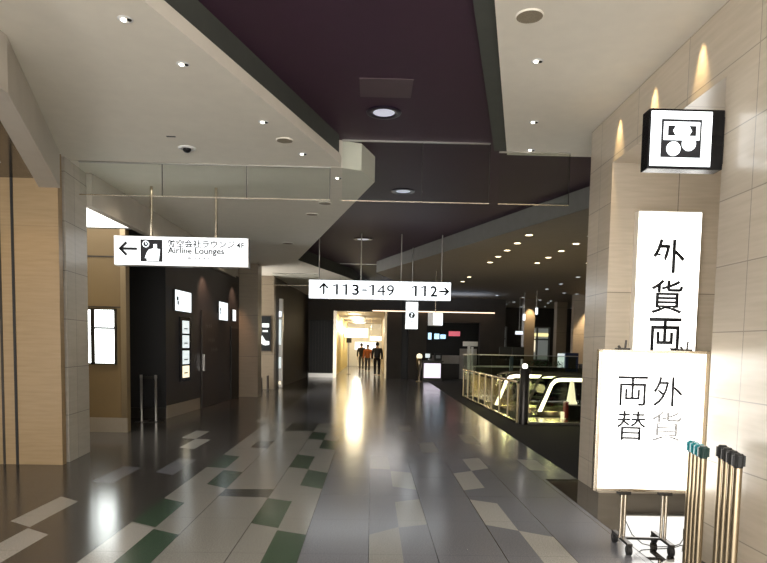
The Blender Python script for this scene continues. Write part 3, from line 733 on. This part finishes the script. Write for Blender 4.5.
lamp('SPOT', (-3.55, 17.5, 3.4), 70, (1, .62, .42), .05, (-4.0, 17.7, 2.3), 70, .6, name='copper glow fill')
# digital poster
t = thing('digital_poster', 'dark digital poster with pale lettering and picture on the stone wall', 'screen', (-3.68, 21.49, 1.32))
MB().box(-.20, .20, -.05, 0, 0, 1.22, .005).build('casing', M['darkmetal'], t)
MB().box(-.18, .18, -.056, -.048, .03, 1.19).build('screen', mat('dark screen', (.02, .025, .03), .15), t)
d = MB(); d.box(-.1, .14, -.06, -.055, .82, .95); d.box(-.08, .1, -.06, -.055, .66, .72); d.prism_y([(-.17, .28), (-.1, .55), (.02, .36), (.15, .34), (.15, .22), (.0, .2)], -.06, -.055)
d.build('screen_picture', M['signdim'], t)
for i, (x, w_) in enumerate(((-3.78, .14), (-3.52, .05))):
    o = MB().box(-w_ / 2, w_ / 2, -.1, .1, 0, .42 if i == 0 else .5, .01).build('waste_bin' if i == 0 else 'low_post', M['darkdoor']); o.location = (x, 21.1, 0)
    tag(o, ['low dark brown bin on the floor under the digital poster', 'low dark post on the floor beside the brown bin'][i], ['bin', 'post'][i])
# light column
t = thing('light_column', 'slim upright light column beyond the digital poster', 'lamp', (-3.37, 22.6, 0))
MB().box(-.14, .14, -.1, .1, 0, 3.2, .01).build('body', M['steel'], t)
for za, zb, k in ((2.55, 2.75, 'lenscool'), (1.55, 2.45, 'signdim'), (.70, 1.1, 'signdim'), (.12, .22, 'escdim')):
    MB().box(-.09, .09, -.107, -.098, za, zb).build('light_strip', M[k], t)
t = thing('light_column', 'far slim chrome strip with a lit middle beside the black shutter', 'lamp', (-3.25, 29.8, 0))
MB().box(-.07, .07, -.06, .06, 0, 2.9, .01).build('body', M['steel'], t)
MB().box(-.05, .05, -.066, -.058, .45, 1.1).build('light_strip', M['signdim'], t)
t = thing('roller_shutter', 'black roller shutter in the far wall left of the bright corridor', 'shutter', (-2.45, 29.97, .2))
MB().box(-.55, .55, -.03, .03, 0, 2.55).build('curtain', M['black'], t)
sl = MB()
for k in range(8): sl.box(-.54 + k * .137, -.53 + k * .137, -.04, -.03, 0, 2.55)
sl.build('ribs', M['darkmetal'], t)

# ------------------------------------------------------------------ bright corridor
for i, (x, y, z0, z1, w_, lb) in enumerate(((.22, 38, 1.85, 2.15, .75, 'small white lit sign by the right side of the bright corridor'), (-.86, 33.9, 1.98, 2.5, 1.3, 'wide glowing sign at the mouth of the bright corridor'))):
    t = thing('corridor_sign', lb, 'sign', (x, y, z0), 0, 'lit signs in the bright corridor')
    MB().box(-w_ / 2, w_ / 2, -.05, .05, 0, z1 - z0, .005).build('casing', M['white'], t)
    MB().box(-w_ / 2 + .01, w_ / 2 - .01, -.056, -.048, .01, z1 - z0 - .01).build('lit_face', M['corridorsign'], t)
    for s in (-1, 1): MB().tube((s * w_ * .35, 0, z1 - z0), (s * w_ * .35, 0, 3.2 - z0), .01).build('rod', M['steel'], t)
t = thing('lit_board', 'long bright white board on the end wall of the bright corridor', 'light box', (-.35, 46.998, 1.2))
MB().box(-.95, .75, -.08, .0, 0, .62).build('casing', M['white'], t)
MB().box(-.94, .74, -.086, -.078, .01, .61).build('lit_face', M['signsoft'], t)
for i, (y, r) in enumerate(((31.7, .42), (35, .5), (40, .5), (44.5, .5))):
    t = thing('ceiling_lamp', 'round glowing ceiling lamp of the bright corridor, %s from its mouth' % ORD[i], 'ceiling light', (-.9, y, 3.2), 0, 'round corridor lamps')
    MB().lathe([(r, 0), (r, -.02), (r * .84, -.05), (r * .84, 0)], 28).build('rim', M['white'], t, True)
    MB().lathe([(r * .86, -.045), (r * .4, -.07), (.002, -.075)], 24).build('diffuser', M['corridorlamp'], t, True)
t = thing('sign_stand', 'thin sign stand with a small black plate by the yellow wall', 'sign stand', (-1.25, 33.6, 0))
MB().lathe([(.14, 0), (.14, .02), (.02, .03)], 18).build('base', M['darkmetal'], t, True)
MB().tube((0, 0, .02), (0, 0, 1.75), .015).build('pole', M['darkmetal'], t)
MB().box(-.14, .14, -.015, .015, 1.7, 1.95, .004).build('plate', M['black'], t)
lamp('POINT', (-1.1, 33, 2.7), 45, (1, .85, .55), .25, name='corridor lamp')
lamp('POINT', (-1.0, 38.5, 2.7), 150, (1, .92, .72), .25, name='corridor lamp')
lamp('POINT', (-1.0, 44, 2.6), 110, (1, .92, .75), .25, name='corridor lamp')
lamp('POINT', (-.6, 30.9, 2.6), 25, (1, .8, .45), .2, name='corridor lamp')

# ------------------------------------------------------------------ people
def skin_mesh(name, verts, edges, radii, m, parent, sub=2):
    me = bpy.data.meshes.new(name); me.from_pydata(verts, edges, [])
    o = bpy.data.objects.new(name, me); COL.objects.link(o)
    md = o.modifiers.new('skin', 'SKIN'); md.use_smooth_shade = True
    for v, r in zip(me.skin_vertices[0].data, radii): v.radius = (r, r) if not isinstance(r, tuple) else r
    me.skin_vertices[0].data[0].use_root = True
    s = o.modifiers.new('sub', 'SUBSURF'); s.levels = s.render_levels = sub
    bpy.context.view_layer.update()
    ev = bpy.data.meshes.new_from_object(o.evaluated_get(bpy.context.evaluated_depsgraph_get()))
    bpy.data.objects.remove(o)
    ev.name = name; ev.materials.clear(); ev.materials.append(m)
    o = bpy.data.objects.new(name, ev); COL.objects.link(o); o.parent = parent
    return o
def person(label, loc, rz, h, top, trousers, stride, bag=None):
    t = thing('person', label, 'person', loc, rz, 'people walking in the bright corridor')
    k = h / 1.75
    V = [(0, 0, .95), (0, 0, 1.15), (0, 0, 1.38), (0, 0, 1.47), (0, -.01, 1.53), (0, -.015, 1.62), (0, -.01, 1.70)]
    Rr = [(.15, .11), (.14, .10), (.17, .11), (.07, .07), (.055, .055), (.085, .10), (.07, .08)]
    E = [(0, 1), (1, 2), (2, 3), (3, 4), (4, 5), (5, 6)]
    for s in (-1, 1):
        n = len(V); st = stride * s
        V += [(s * .10, 0, .88), (s * .10, -st * .5 - .01, .50), (s * .10, -st + .03, .09), (s * .11, -st - .12, .035)]
        Rr += [.095, .062, .042, (.04, .03)]; E += [(0, n), (n, n + 1), (n + 1, n + 2), (n + 2, n + 3)]
        n = len(V)
        V += [(s * .20, 0, 1.40), (s * .245, .02 + st * .3, 1.12), (s * .25, st * .7 - .05, .88), (s * .25, st * .8 - .06, .80), (s * .25, st * .8 - .075, .72)]
        Rr += [.058, .044, .032, (.04, .02), (.02, .012)]; E += [(2, n), (n, n + 1), (n + 1, n + 2), (n + 2, n + 3), (n + 3, n + 4)]
        for q in range(4):
            m_ = len(V); V += [(s * .25, st * .8 - .10 + q * .02, .66 + .008 * abs(q - 1.5))]; Rr += [.009]; E += [(n + 4, m_)]
    sc3 = lambda L: [(x * k, y * k, z * k) for x, y, z in L]
    rr = lambda L: [tuple(a * k for a in r) if isinstance(r, tuple) else r * k for r in L]
    skin_mesh('body', sc3(V), E, rr(Rr), M['skin'], t)
    J = [(0, 0, .80), (0, 0, 1.15), (0, 0, 1.38), (0, 0, 1.455)]; JR = [(.175, .135), (.165, .125), (.185, .13), (.085, .085)]; JE = [(0, 1), (1, 2), (2, 3)]
    for s in (-1, 1):
        n = len(J); st = stride * s
        J += [(s * .20, 0, 1.40), (s * .245, .02 + st * .3, 1.12), (s * .25, st * .7 - .05, .89)]; JR += [.075, .06, .048]; JE += [(2, n), (n, n + 1), (n + 1, n + 2)]
    skin_mesh('jacket', sc3(J), JE, rr(JR), top, t)
    J = [(0, 0, 1.02)]; JR = [(.16, .12)]; JE = []
    for s in (-1, 1):
        n = len(J); st = stride * s
        J += [(s * .10, 0, .86), (s * .10, -st * .5 - .01, .50), (s * .10, -st + .03, .10)]; JR += [.108, .078, .062]; JE += [(0, n), (n, n + 1), (n + 1, n + 2)]
    skin_mesh('trousers', sc3(J), JE, rr(JR), trousers, t)
    for s in (-1, 1):
        MB().sphere((s * .105 * k, (-stride * s - .05) * k, .045 * k), .06 * k, (.85, 1.9, .72)).build('shoe', M['black'], t, True)
    MB().sphere((0, .012 * k, 1.665 * k), .103 * k, (.9, 1.02, 1.0)).build('hair', M['hair'], t, True)
    fc = MB()
    for s in (-1, 1): fc.sphere((s * .033 * k, -.112 * k, 1.635 * k), .010 * k)
    fc.build('eyes', M['black'], t, True)
    nz = MB(); nz.sphere((0, -.122 * k, 1.605 * k), .014 * k, (.7, 1, 1.4)); 
    for s in (-1, 1): nz.sphere((s * .092 * k, -.005 * k, 1.61 * k), .022 * k, (.4, .8, 1.3))
    nz.build('nose_and_ears', M['skin'], t, True)
    if bag: MB().box(-.15 * k, .15 * k, .12 * k, .27 * k, .98 * k, 1.42 * k, .05 * k).build('backpack', bag, t, True)
    return t
person('person in dark clothes with a backpack, closest of the three in the bright corridor', (.27, 31.3, 0), PI, 1.74, M['cloth_dark'], M['cloth_dark'], .14, M['black'])
person('person in an orange top walking in the middle of the bright corridor', (-.24, 36.2, 0), 0, 1.62, M['cloth_orange'], M['cloth_grey'], .12)
person('person in dark clothes walking on the left in the bright corridor', (-.64, 38.3, 0), PI, 1.70, M['cloth_dark'], M['cloth_grey'], .12)

# ------------------------------------------------------------------ far shop and desk
t = thing('reception_desk', 'small desk with glowing pale front panel before the far shop', 'desk', (2.75, 28.3, 0))
MB().box(-.45, .45, -.25, .35, 0, .88, .01).build('body', M['darkdoor'], t)
MB().box(-.38, .38, -.262, -.25, .16, .82).build('front_panel', M['deskpanel'], t)
MB().box(-.50, .50, -.3, .4, .88, .93, .005).build('worktop', M['darkmetal'], t)
t = thing('desk_monitor', 'dark monitor with a pale screen on the glowing desk', 'monitor', (2.55, 28.35, .93))
MB().box(-.08, .08, -.07, .07, 0, .015).build('base', M['black'], t); MB().box(-.02, .02, -.01, .01, .01, .12).build('neck', M['black'], t)
MB().box(-.20, .20, -.02, .02, .10, .36, .005).build('casing', M['black'], t); MB().box(-.10, .1, -.026, -.018, .14, .32).build('screen', M['signdim'], t)
t = thing('desk_monitor', 'black machine with a grey panel on the right end of the glowing desk', 'machine', (3.02, 28.3, .93))
MB().box(-.17, .17, -.12, .12, 0, .34, .01).build('casing', M['black'], t); MB().box(-.1, .1, -.127, -.118, .12, .26).build('screen', M['inkgrey'], t)
t = thing('brass_stand', 'short gold stand glowing beside the desk', 'stand', (2.12, 27.6, 0))
MB().lathe([(.14, 0), (.14, .03), (.05, .06), (.045, .5), (.09, .6), (.12, .85), (.10, 1.05), (.05, 1.12)], 20).build('body', M['brass'], t, True)
MB().lathe([(.10, 1.05), (.13, 1.1), (.12, 1.2), (.04, 1.26)], 20).build('shade', M['escdim'], t, True)
t = thing('shop_counter', 'long pale counter inside the far shop', 'counter', (4.0, 30.9, 0))
MB().box(-1.15, 1.2, -.3, .3, 0, .75).build('body', M['darkdoor'], t); MB().box(-1.15, 1.2, -.32, .32, .75, 1.15).build('display_case', M['cloth_pale'], t)
t = thing('shop_counter', 'taller pale counter block at the right of the far shop', 'counter', (4.75, 30.55, 0))
MB().box(-.42, .42, -.03, .03, 0, 1.5, .01).build('body', M['cloth_pale'], t)
for i, (x, z, w_, h_, k, lb) in enumerate(((3.05, 1.95, .18, .35, 'shopblue', 'small blue glowing display in the far shop nearest the desk'), (3.42, 1.98, .26, .28, 'shopblue', 'second blue glowing display in the far shop'), (3.75, 2.0, .28, .22, 'shopblue', 'third blue glowing display in the far shop'), (4.35, 2.15, .6, .25, 'shopred', 'red glowing display in the far shop'))):
    t = thing('shop_display', lb, 'display', (x, 32.905, z), 0, 'glowing displays of the far shop')
    MB().box(-w_ / 2 - .02, w_ / 2 + .02, -.03, .1, -.02, h_ + .02).build('casing', M['black'], t)
    MB().box(-w_ / 2, w_ / 2, -.036, -.028, 0, h_).build('lit_face', M[k], t)
t = thing('cove_light', 'long warm cove light line above the far wall', 'light', (2.6, 29.55, 3.2))
MB().box(-2.6, 3.2, -.05, .05, 0, .04).build('light_strip', M['covewarm'], t); MB().box(-2.6, 3.2, -.02, .12, .04, .08).build('housing', M['brownwall'], t)
lamp('AREA', (2.6, 27.5, 3.3), 25, (.62, .75, 1), target=(2.6, 27.6, 4), area=(5, 1), name='cove uplight')

# ------------------------------------------------------------------ escalator area
t = thing('glass_balustrade', 'glass balustrade with champagne posts along the escalator void', 'balustrade', (3.12, 13.1, 0))
n = 9; L0 = 6.6; dx = -.18
for k in range(n):
    f = k / (n - 1)
    MB().tube((dx * f, L0 * f, 0), (dx * f, L0 * f, .84), .022).build('post', M['brass'], t, True)
for k in range(n - 1):
    f0, f1 = k / (n - 1), (k + 1) / (n - 1)
    p0 = Vector((dx * f0, L0 * f0 + .03)); p1 = Vector((dx * f1, L0 * f1 - .03))
    MB().prism([(p0.x - .005, p0.y), (p0.x + .005, p0.y), (p1.x + .005, p1.y), (p1.x - .005, p1.y)], .05, .80).build('pane', M['railglass'], t)
MB().tube((0, -.05, .87), (dx, L0 + .15, .87), .032).build('handrail', M['steelwarm'], t, True)
MB().prism([(-.04, 0), (.04, 0), (dx + .04, L0), (dx - .04, L0)], 0, .045).build('base_rail', M['steelwarm'], t)
t = thing('bollard', 'round steel corner post of the balustrade with a small lamp on top', 'post', (3.2, 12.88, 0))
MB().lathe([(.10, 0), (.10, 1.15), (.085, 1.17)], 22).build('shaft', M['darkmetal'], t, True)
MB().sphere((0, 0, 1.215), .055).build('lamp', M['glint'], t, True)
t = thing('glass_screen', 'clear glass panel between the round corner post and the limestone pier', 'glass screen', (4.3, 12.85, 0))
MB().box(-.96, .9, -.006, .006, .05, 1.2).build('pane', M['railglass'], t)
MB().box(-.98, .95, -.03, .03, 0, .05).build('base_rail', M['steel'], t)
MB().tube((.18, .0, .05), (.18, 0, 1.22), .03).build('post', M['darkmetal'], t)
t = thing('glass_screen', 'tall glass fence across the back of the escalator void', 'glass screen', (4.75, 19.9, 0))
for k in range(4): MB().box(-1.8 + k * .92, -.9 + k * .92, -.006, .006, .05, 1.34).build('pane', M['railglass'], t)
MB().box(-1.8, 1.9, -.03, .03, 0, .05).build('base_rail', M['steel'], t)
MB().box(-1.8, 1.9, -.012, .012, 1.34, 1.365).build('top_rail', M['steel'], t)
def escalator(label, loc, rz, Lr):
    t = thing('escalator', label, 'escalator', loc, rz, 'escalators')
    prof = [(.0, .1), (.16, .50), (.26, .76), (.36, .87), (.50, .90), (Lr, .90)]
    for s in (-.5, .5):
        MB().prism_y(prof + [(Lr, .1)], s - .006, s + .006).build('glass_side', M['railglass'], t)
        MB().path([(x, s, z + .03) for x, z in [(-.02, .12)] + prof[1:]], .032).build('handrail', M['rubber'], t, True)
        if s < 0: MB().path([(x + .035, s - .012, z - .03) for x, z in prof], .042).build('light_band', M['escglow'], t, True)
        MB().box(-.05, Lr, s - .08, s + .08, .0, .12, .01).build('skirt', M['steelwarm'], t)
    st = MB(); nst = int(Lr / .4)
    for k in range(nst): st.box(.1 + k * .4, .49 + k * .4, -.41, .41, .0, .03 + .0 * k)
    st.build('steps', M['darkmetal'], t)
    MB().box(-.04, .1, -.45, .45, 0, .02).build('landing_plate', M['steelwarm'], t)
    return t
escalator('escalator end with glowing curved light bands next to the limestone pier', (3.92, 14.95, .0), 0, 2.0)
escalator('escalator end with glowing light bands behind the champagne balustrade', (3.18, 16.4, .0), 0, 2.6)
t = thing('floor_plate', 'wide steel floor plate with ridged edge in front of the escalator', 'floor plate', (4.1, 13.4, 0))
MB().box(-.8, 1.2, -.35, .62, .004, .014).build('plate', M['steelwarm'], t)
rd = MB()
for k in range(30): rd.box(-.8 + k * .066, -.76 + k * .066, -.40, -.36, .004, .02)
rd.build('ridges', M['steel'], t)
t = thing('barrier_box', 'low black box with red and white end at the escalator entrance', 'barrier', (4.66, 13.85, 0.014))
MB().box(-.22, .24, -.14, .14, 0, .32, .015).build('body', M['black'], t)
MB().box(-.30, -.225, -.08, .08, .02, .40, .01).build('red_side', mat('red plastic', (.35, .03, .03), .4), t)
MB().box(-.36, -.305, -.06, .06, 0, .16, .01).build('lamp', M['escdim'], t)
t = thing('newel_glow', 'pale glowing newel shape beside the black barrier box', 'escalator end', (4.62, 14.17, .014))  # glowing body stands in for a lit newel of the other escalator
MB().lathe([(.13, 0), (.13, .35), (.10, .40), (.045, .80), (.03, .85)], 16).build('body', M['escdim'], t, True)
t = thing('queue_post', 'dark post standing in front of the pale glowing newel shape', 'post', (5.05, 14.1, .014))
MB().lathe([(.12, 0), (.12, .015), (.03, .03), (.028, 1.0), (.02, 1.02)], 16).build('post', M['darkmetal'], t, True)
lamp('POINT', (4.4, 14.9, .55), 16, (1, .8, .42), .12, name='escalator glow fill')  # warm points without a fitting, added to gild the railing posts
lamp('POINT', (3.6, 16.4, .6), 22, (1, .8, .42), .12, name='escalator glow fill')
lamp('POINT', (4.6, 17.5, .5), 14, (1, .8, .42), .12, name='escalator glow fill')
# beyond the void
t = thing('sign_post', 'white T-shaped post beyond the balustrade by the far shop', 'sign post', (3.42, 21.5, 0))
MB().box(-.10, -.01, -.05, .05, 0, 1.62, .01).build('post', M['white'], t); MB().box(.03, .10, -.05, .05, 0, 1.6, .01).build('post', M['white'], t)
MB().box(-.26, .24, -.08, .08, 1.62, 1.78, .01).build('head', M['white'], t)
t = thing('monitor_stand', 'stand with two black monitors beyond the escalator void', 'monitor stand', (4.72, 20.9, 0))
MB().lathe([(.2, 0), (.2, .02), (.04, .04)], 18).build('base', M['darkmetal'], t, True)
MB().box(-.06, .06, -.04, .04, .03, 1.3, .01).build('column', mat('blue grey column', (.10, .14, .20), .5), t)
for s in (-1, 1):
    m_ = MB().box(s * .22 - .2, s * .22 + .2, -.03, .03, 1.22, 1.62, .01).build('monitor', M['black'], t)
    MB().box(s * .22 - .02, s * .22 + .02, -.01, .01, 1.15, 1.22).build('monitor_arm', M['darkmetal'], m_)
t = thing('ticket_machine', 'navy machine with a lit white side beyond the escalator void', 'machine', (7.0, 21.8, 0))
MB().box(-.22, .24, -.2, .2, 0, 1.45, .015).build('body', M['navy'], t)
MB().box(-.40, -.24, -.15, .15, .85, 1.42, .01).build('lit_side', M['signdim'], t)
MB().box(-.12, .14, -.206, -.198, .9, 1.3).build('front_panel', M['darkmetal'], t)
t = thing('planter', 'long dark planter with low green leaves beyond the escalator void', 'planter', (6.0, 21.2, 0))
MB().box(-.7, .6, -.2, .2, 0, .95, .02).build('trough', M['darkmetal'], t)
lf = MB()
for k in range(160):
    x, y, z = random.uniform(-.66, .56), random.uniform(-.18, .18), random.uniform(.95, 1.15)
    a = random.uniform(0, 2 * PI); u = Vector((math.cos(a), math.sin(a), random.uniform(-.2, .8))) * .07; v = Vector((-math.sin(a), math.cos(a), .1)) * .025
    p = Vector((x, y, z)); lf.quad([p - u, p + v, p + u, p - v])
tag(lf.build('leaves', M['leaf'], t), 'low green leaves', None, None, 'stuff')
t = thing('low_counter', 'low brown counter beyond the escalator void behind the planter', 'counter', (6.3, 23.4, 0))
MB().box(-2.4, 2.2, -.2, .3, 0, .85, .01).build('body', M['brownwall'], t); MB().box(-2.45, 2.25, -.25, .35, .85, .9, .005).build('worktop', M['cloth_pale'], t)
t = thing('dark_cabinet', 'dark cabinet at the foot of the lit hall wall', 'cabinet', (8.15, 22.5, 0))
MB().box(-.5, .5, -.3, .3, 0, 1.0, .01).build('body', M['black'], t); MB().box(-.52, .52, -.32, .32, 1.0, 1.05, .005).build('top', M['darkmetal'], t)
for i, (x0, x1, y) in enumerate(((6.85, 7.75, 35.9), (8.85, 10.25, 35.9))):
    w = tag(thing('window_%d' % (i + 1), ['dim hall window left of the stone column', 'hall window with yellow lit bands right of the stone column'][i], 'window', (0, y, 0)), None, None, None, 'structure')
    MB().box(x0, x1, .0, .05, .9, 2.75).build('pane', M['winlight'], w)
    f = MB()
    for x in (x0, (x0 + x1) / 2, x1): f.box(x - .05, x + .05, -.06, 0, .85, 2.8)
    for z in (.9, 2.1, 2.78): f.box(x0, x1, -.06, 0, z - .04, z + .04)
    f.build('frame', M['greyfascia'], w)
    if i == 1: MB().box(x0 + .25, x1, -.03, -.005, 2.28, 2.45).build('lit_band', M['winyellow'], w); MB().box(x0 + .1, x0 + .6, -.03, -.005, 1.4, 2.2).build('lit_blind', M['escdim'], w)
    else: MB().box(x0 + .1, x1 - .2, -.03, -.005, 2.0, 2.6).build('dark_blind', M['black'], w)
t = thing('hanging_sign', 'tiny lit white exit board hanging before the hall column', 'sign', (6.75, 28.5, 2.2))
MB().box(-.18, .18, -.03, .03, 0, .16, .004).build('casing', M['white'], t); MB().box(-.17, .17, -.036, -.028, .01, .15).build('lit_face', M['signblue'], t); MB().tube((0, 0, .16), (0, 0, 1.7), .01).build('rod', M['steel'], t)
for i, (x, y, z) in enumerate(((6.35, 26.0, 2.75), (6.6, 25.0, 2.95))):
    t = thing('pendant_lamp', ['lower white tubular pendant lamp in the escalator hall', 'higher white tubular pendant lamp in the escalator hall'][i], 'lamp', (x, y, z), 0, 'tubular pendants')
    MB().tube((0, 0, 0), (0, 0, .26), .05).build('shade', M['sign'], t, True); MB().tube((0, 0, .26), (0, 0, ZL - z), .008).build('cord', M['steel'], t)
lamp('SPOT', (9.6, 26.1, 3.8), 330, (1, .72, .42), .05, (9.6, 26.5, 1.8), 80, .5, name='wall washer lamp')
lamp('SPOT', (7.5, 29.3, 3.8), 160, (1, .75, .45), .05, (7.5, 29.65, 1.8), 60, .5, name='wall washer lamp')

# ------------------------------------------------------------------ lights of the room
for x, y, e in ((-1.81, 4.66, 26), (-1.61, 5.36, 22), (1.43, 5.69, 20), (1.79, 7.18, 20)):
    z = (ZL if x < 0 else ZR) - .03
    lamp('SPOT', (x, y, z), e, (1, .9, .75), .04, (x, y, 0), 95, .8, name='recessed lamp')
for x, y, e in ((3.17, 12.8, 26), (3.18, 14.86, 26), (4.44, 13.72, 26), (4.44, 15.87, 26), (5.77, 16.72, 26), (6.7, 23, 40), (8, 30, 50)):
    lamp('SPOT', (x, y, ZL - .03), e, (1, .8, .55), .05, (x, y, 0), 110, .8, name='hall lamp')
for x, y in ((-4.6, 6.4), (-4.25, 7.2)): lamp('SPOT', (x, y, 3.55), 12, (1, .74, .42), .03, (x, y + .3, 0), 110, .8, name='entrance lamp')
for y in (9.4, 11.2, 13.6, 16.0): lamp('SPOT', (-3.3, y, ZL - .03), 9, (1, .85, .65), .03, (-3.9, y + .3, 2.6), 90, .7, name='bulkhead washer')
for x, y in ((-.81, 12.5), (-2.6, 14.5), (-2.6, 11.0), (-2.4, 24)): lamp('SPOT', (x, y, ZL - .03), 12, (1, .9, .78), .05, (x, y, 0), 110, .8, name='recessed lamp')
lamp('SPOT', (.09, 7.27, ZP - .05), 30, (.85, .88, 1), .1, (.09, 7.27, 0), 110, .8, name='plum ceiling lamp bulb')
lamp('SPOT', (.49, 10.86, ZP - .05), 24, (.85, .88, 1), .1, (.49, 10.86, 0), 110, .8, name='plum ceiling lamp bulb')
# unseen fill spots added behind the camera to brighten the near hall
for x in (-2, 1.2):
    for y in (-1.5, 1.5): lamp('SPOT', (x, y, 3.85), 60, (1, .88, .72), .1, (x, y, 0), 130, .8, name='recessed lamp')

wd = bpy.data.worlds.new('world'); sc.world = wd; wd.use_nodes = True
bg = wd.node_tree.nodes['Background']; bg.inputs['Color'].default_value = (1, .96, .91, 1); bg.inputs['Strength'].default_value = 5.2

# ------------------------------------------------------------------ camera
F, PITCH, ROLL, YAW, CY = 620.0, math.radians(-4.0), math.radians(1.05), math.radians(1.13445643), 388.5729
f = Vector((math.sin(YAW) * math.cos(PITCH), math.cos(YAW) * math.cos(PITCH), math.sin(PITCH)))
r0 = Vector((math.cos(YAW), -math.sin(YAW), 0)); u0 = r0.cross(f)
r = r0 * math.cos(ROLL) + u0 * math.sin(ROLL); u = -r0 * math.sin(ROLL) + u0 * math.cos(ROLL)
cam = bpy.data.cameras.new('camera'); co = bpy.data.objects.new('camera', cam); COL.objects.link(co)
co.matrix_world = Matrix(((r.x, u.x, -f.x, 0), (r.y, u.y, -f.y, 0), (r.z, u.z, -f.z, 1.6), (0, 0, 0, 1)))
cam.sensor_fit = 'HORIZONTAL'; cam.sensor_width = 36; cam.lens = F / 767 * 36; cam.shift_y = (CY - 281.5) / 767
cam.clip_start = .05; cam.clip_end = 200
sc.camera = co
vs = sc.view_settings
vs.view_transform = 'Standard'; vs.look = 'None'; vs.gamma = 1; vs.exposure = .52; vs.use_curve_mapping = False
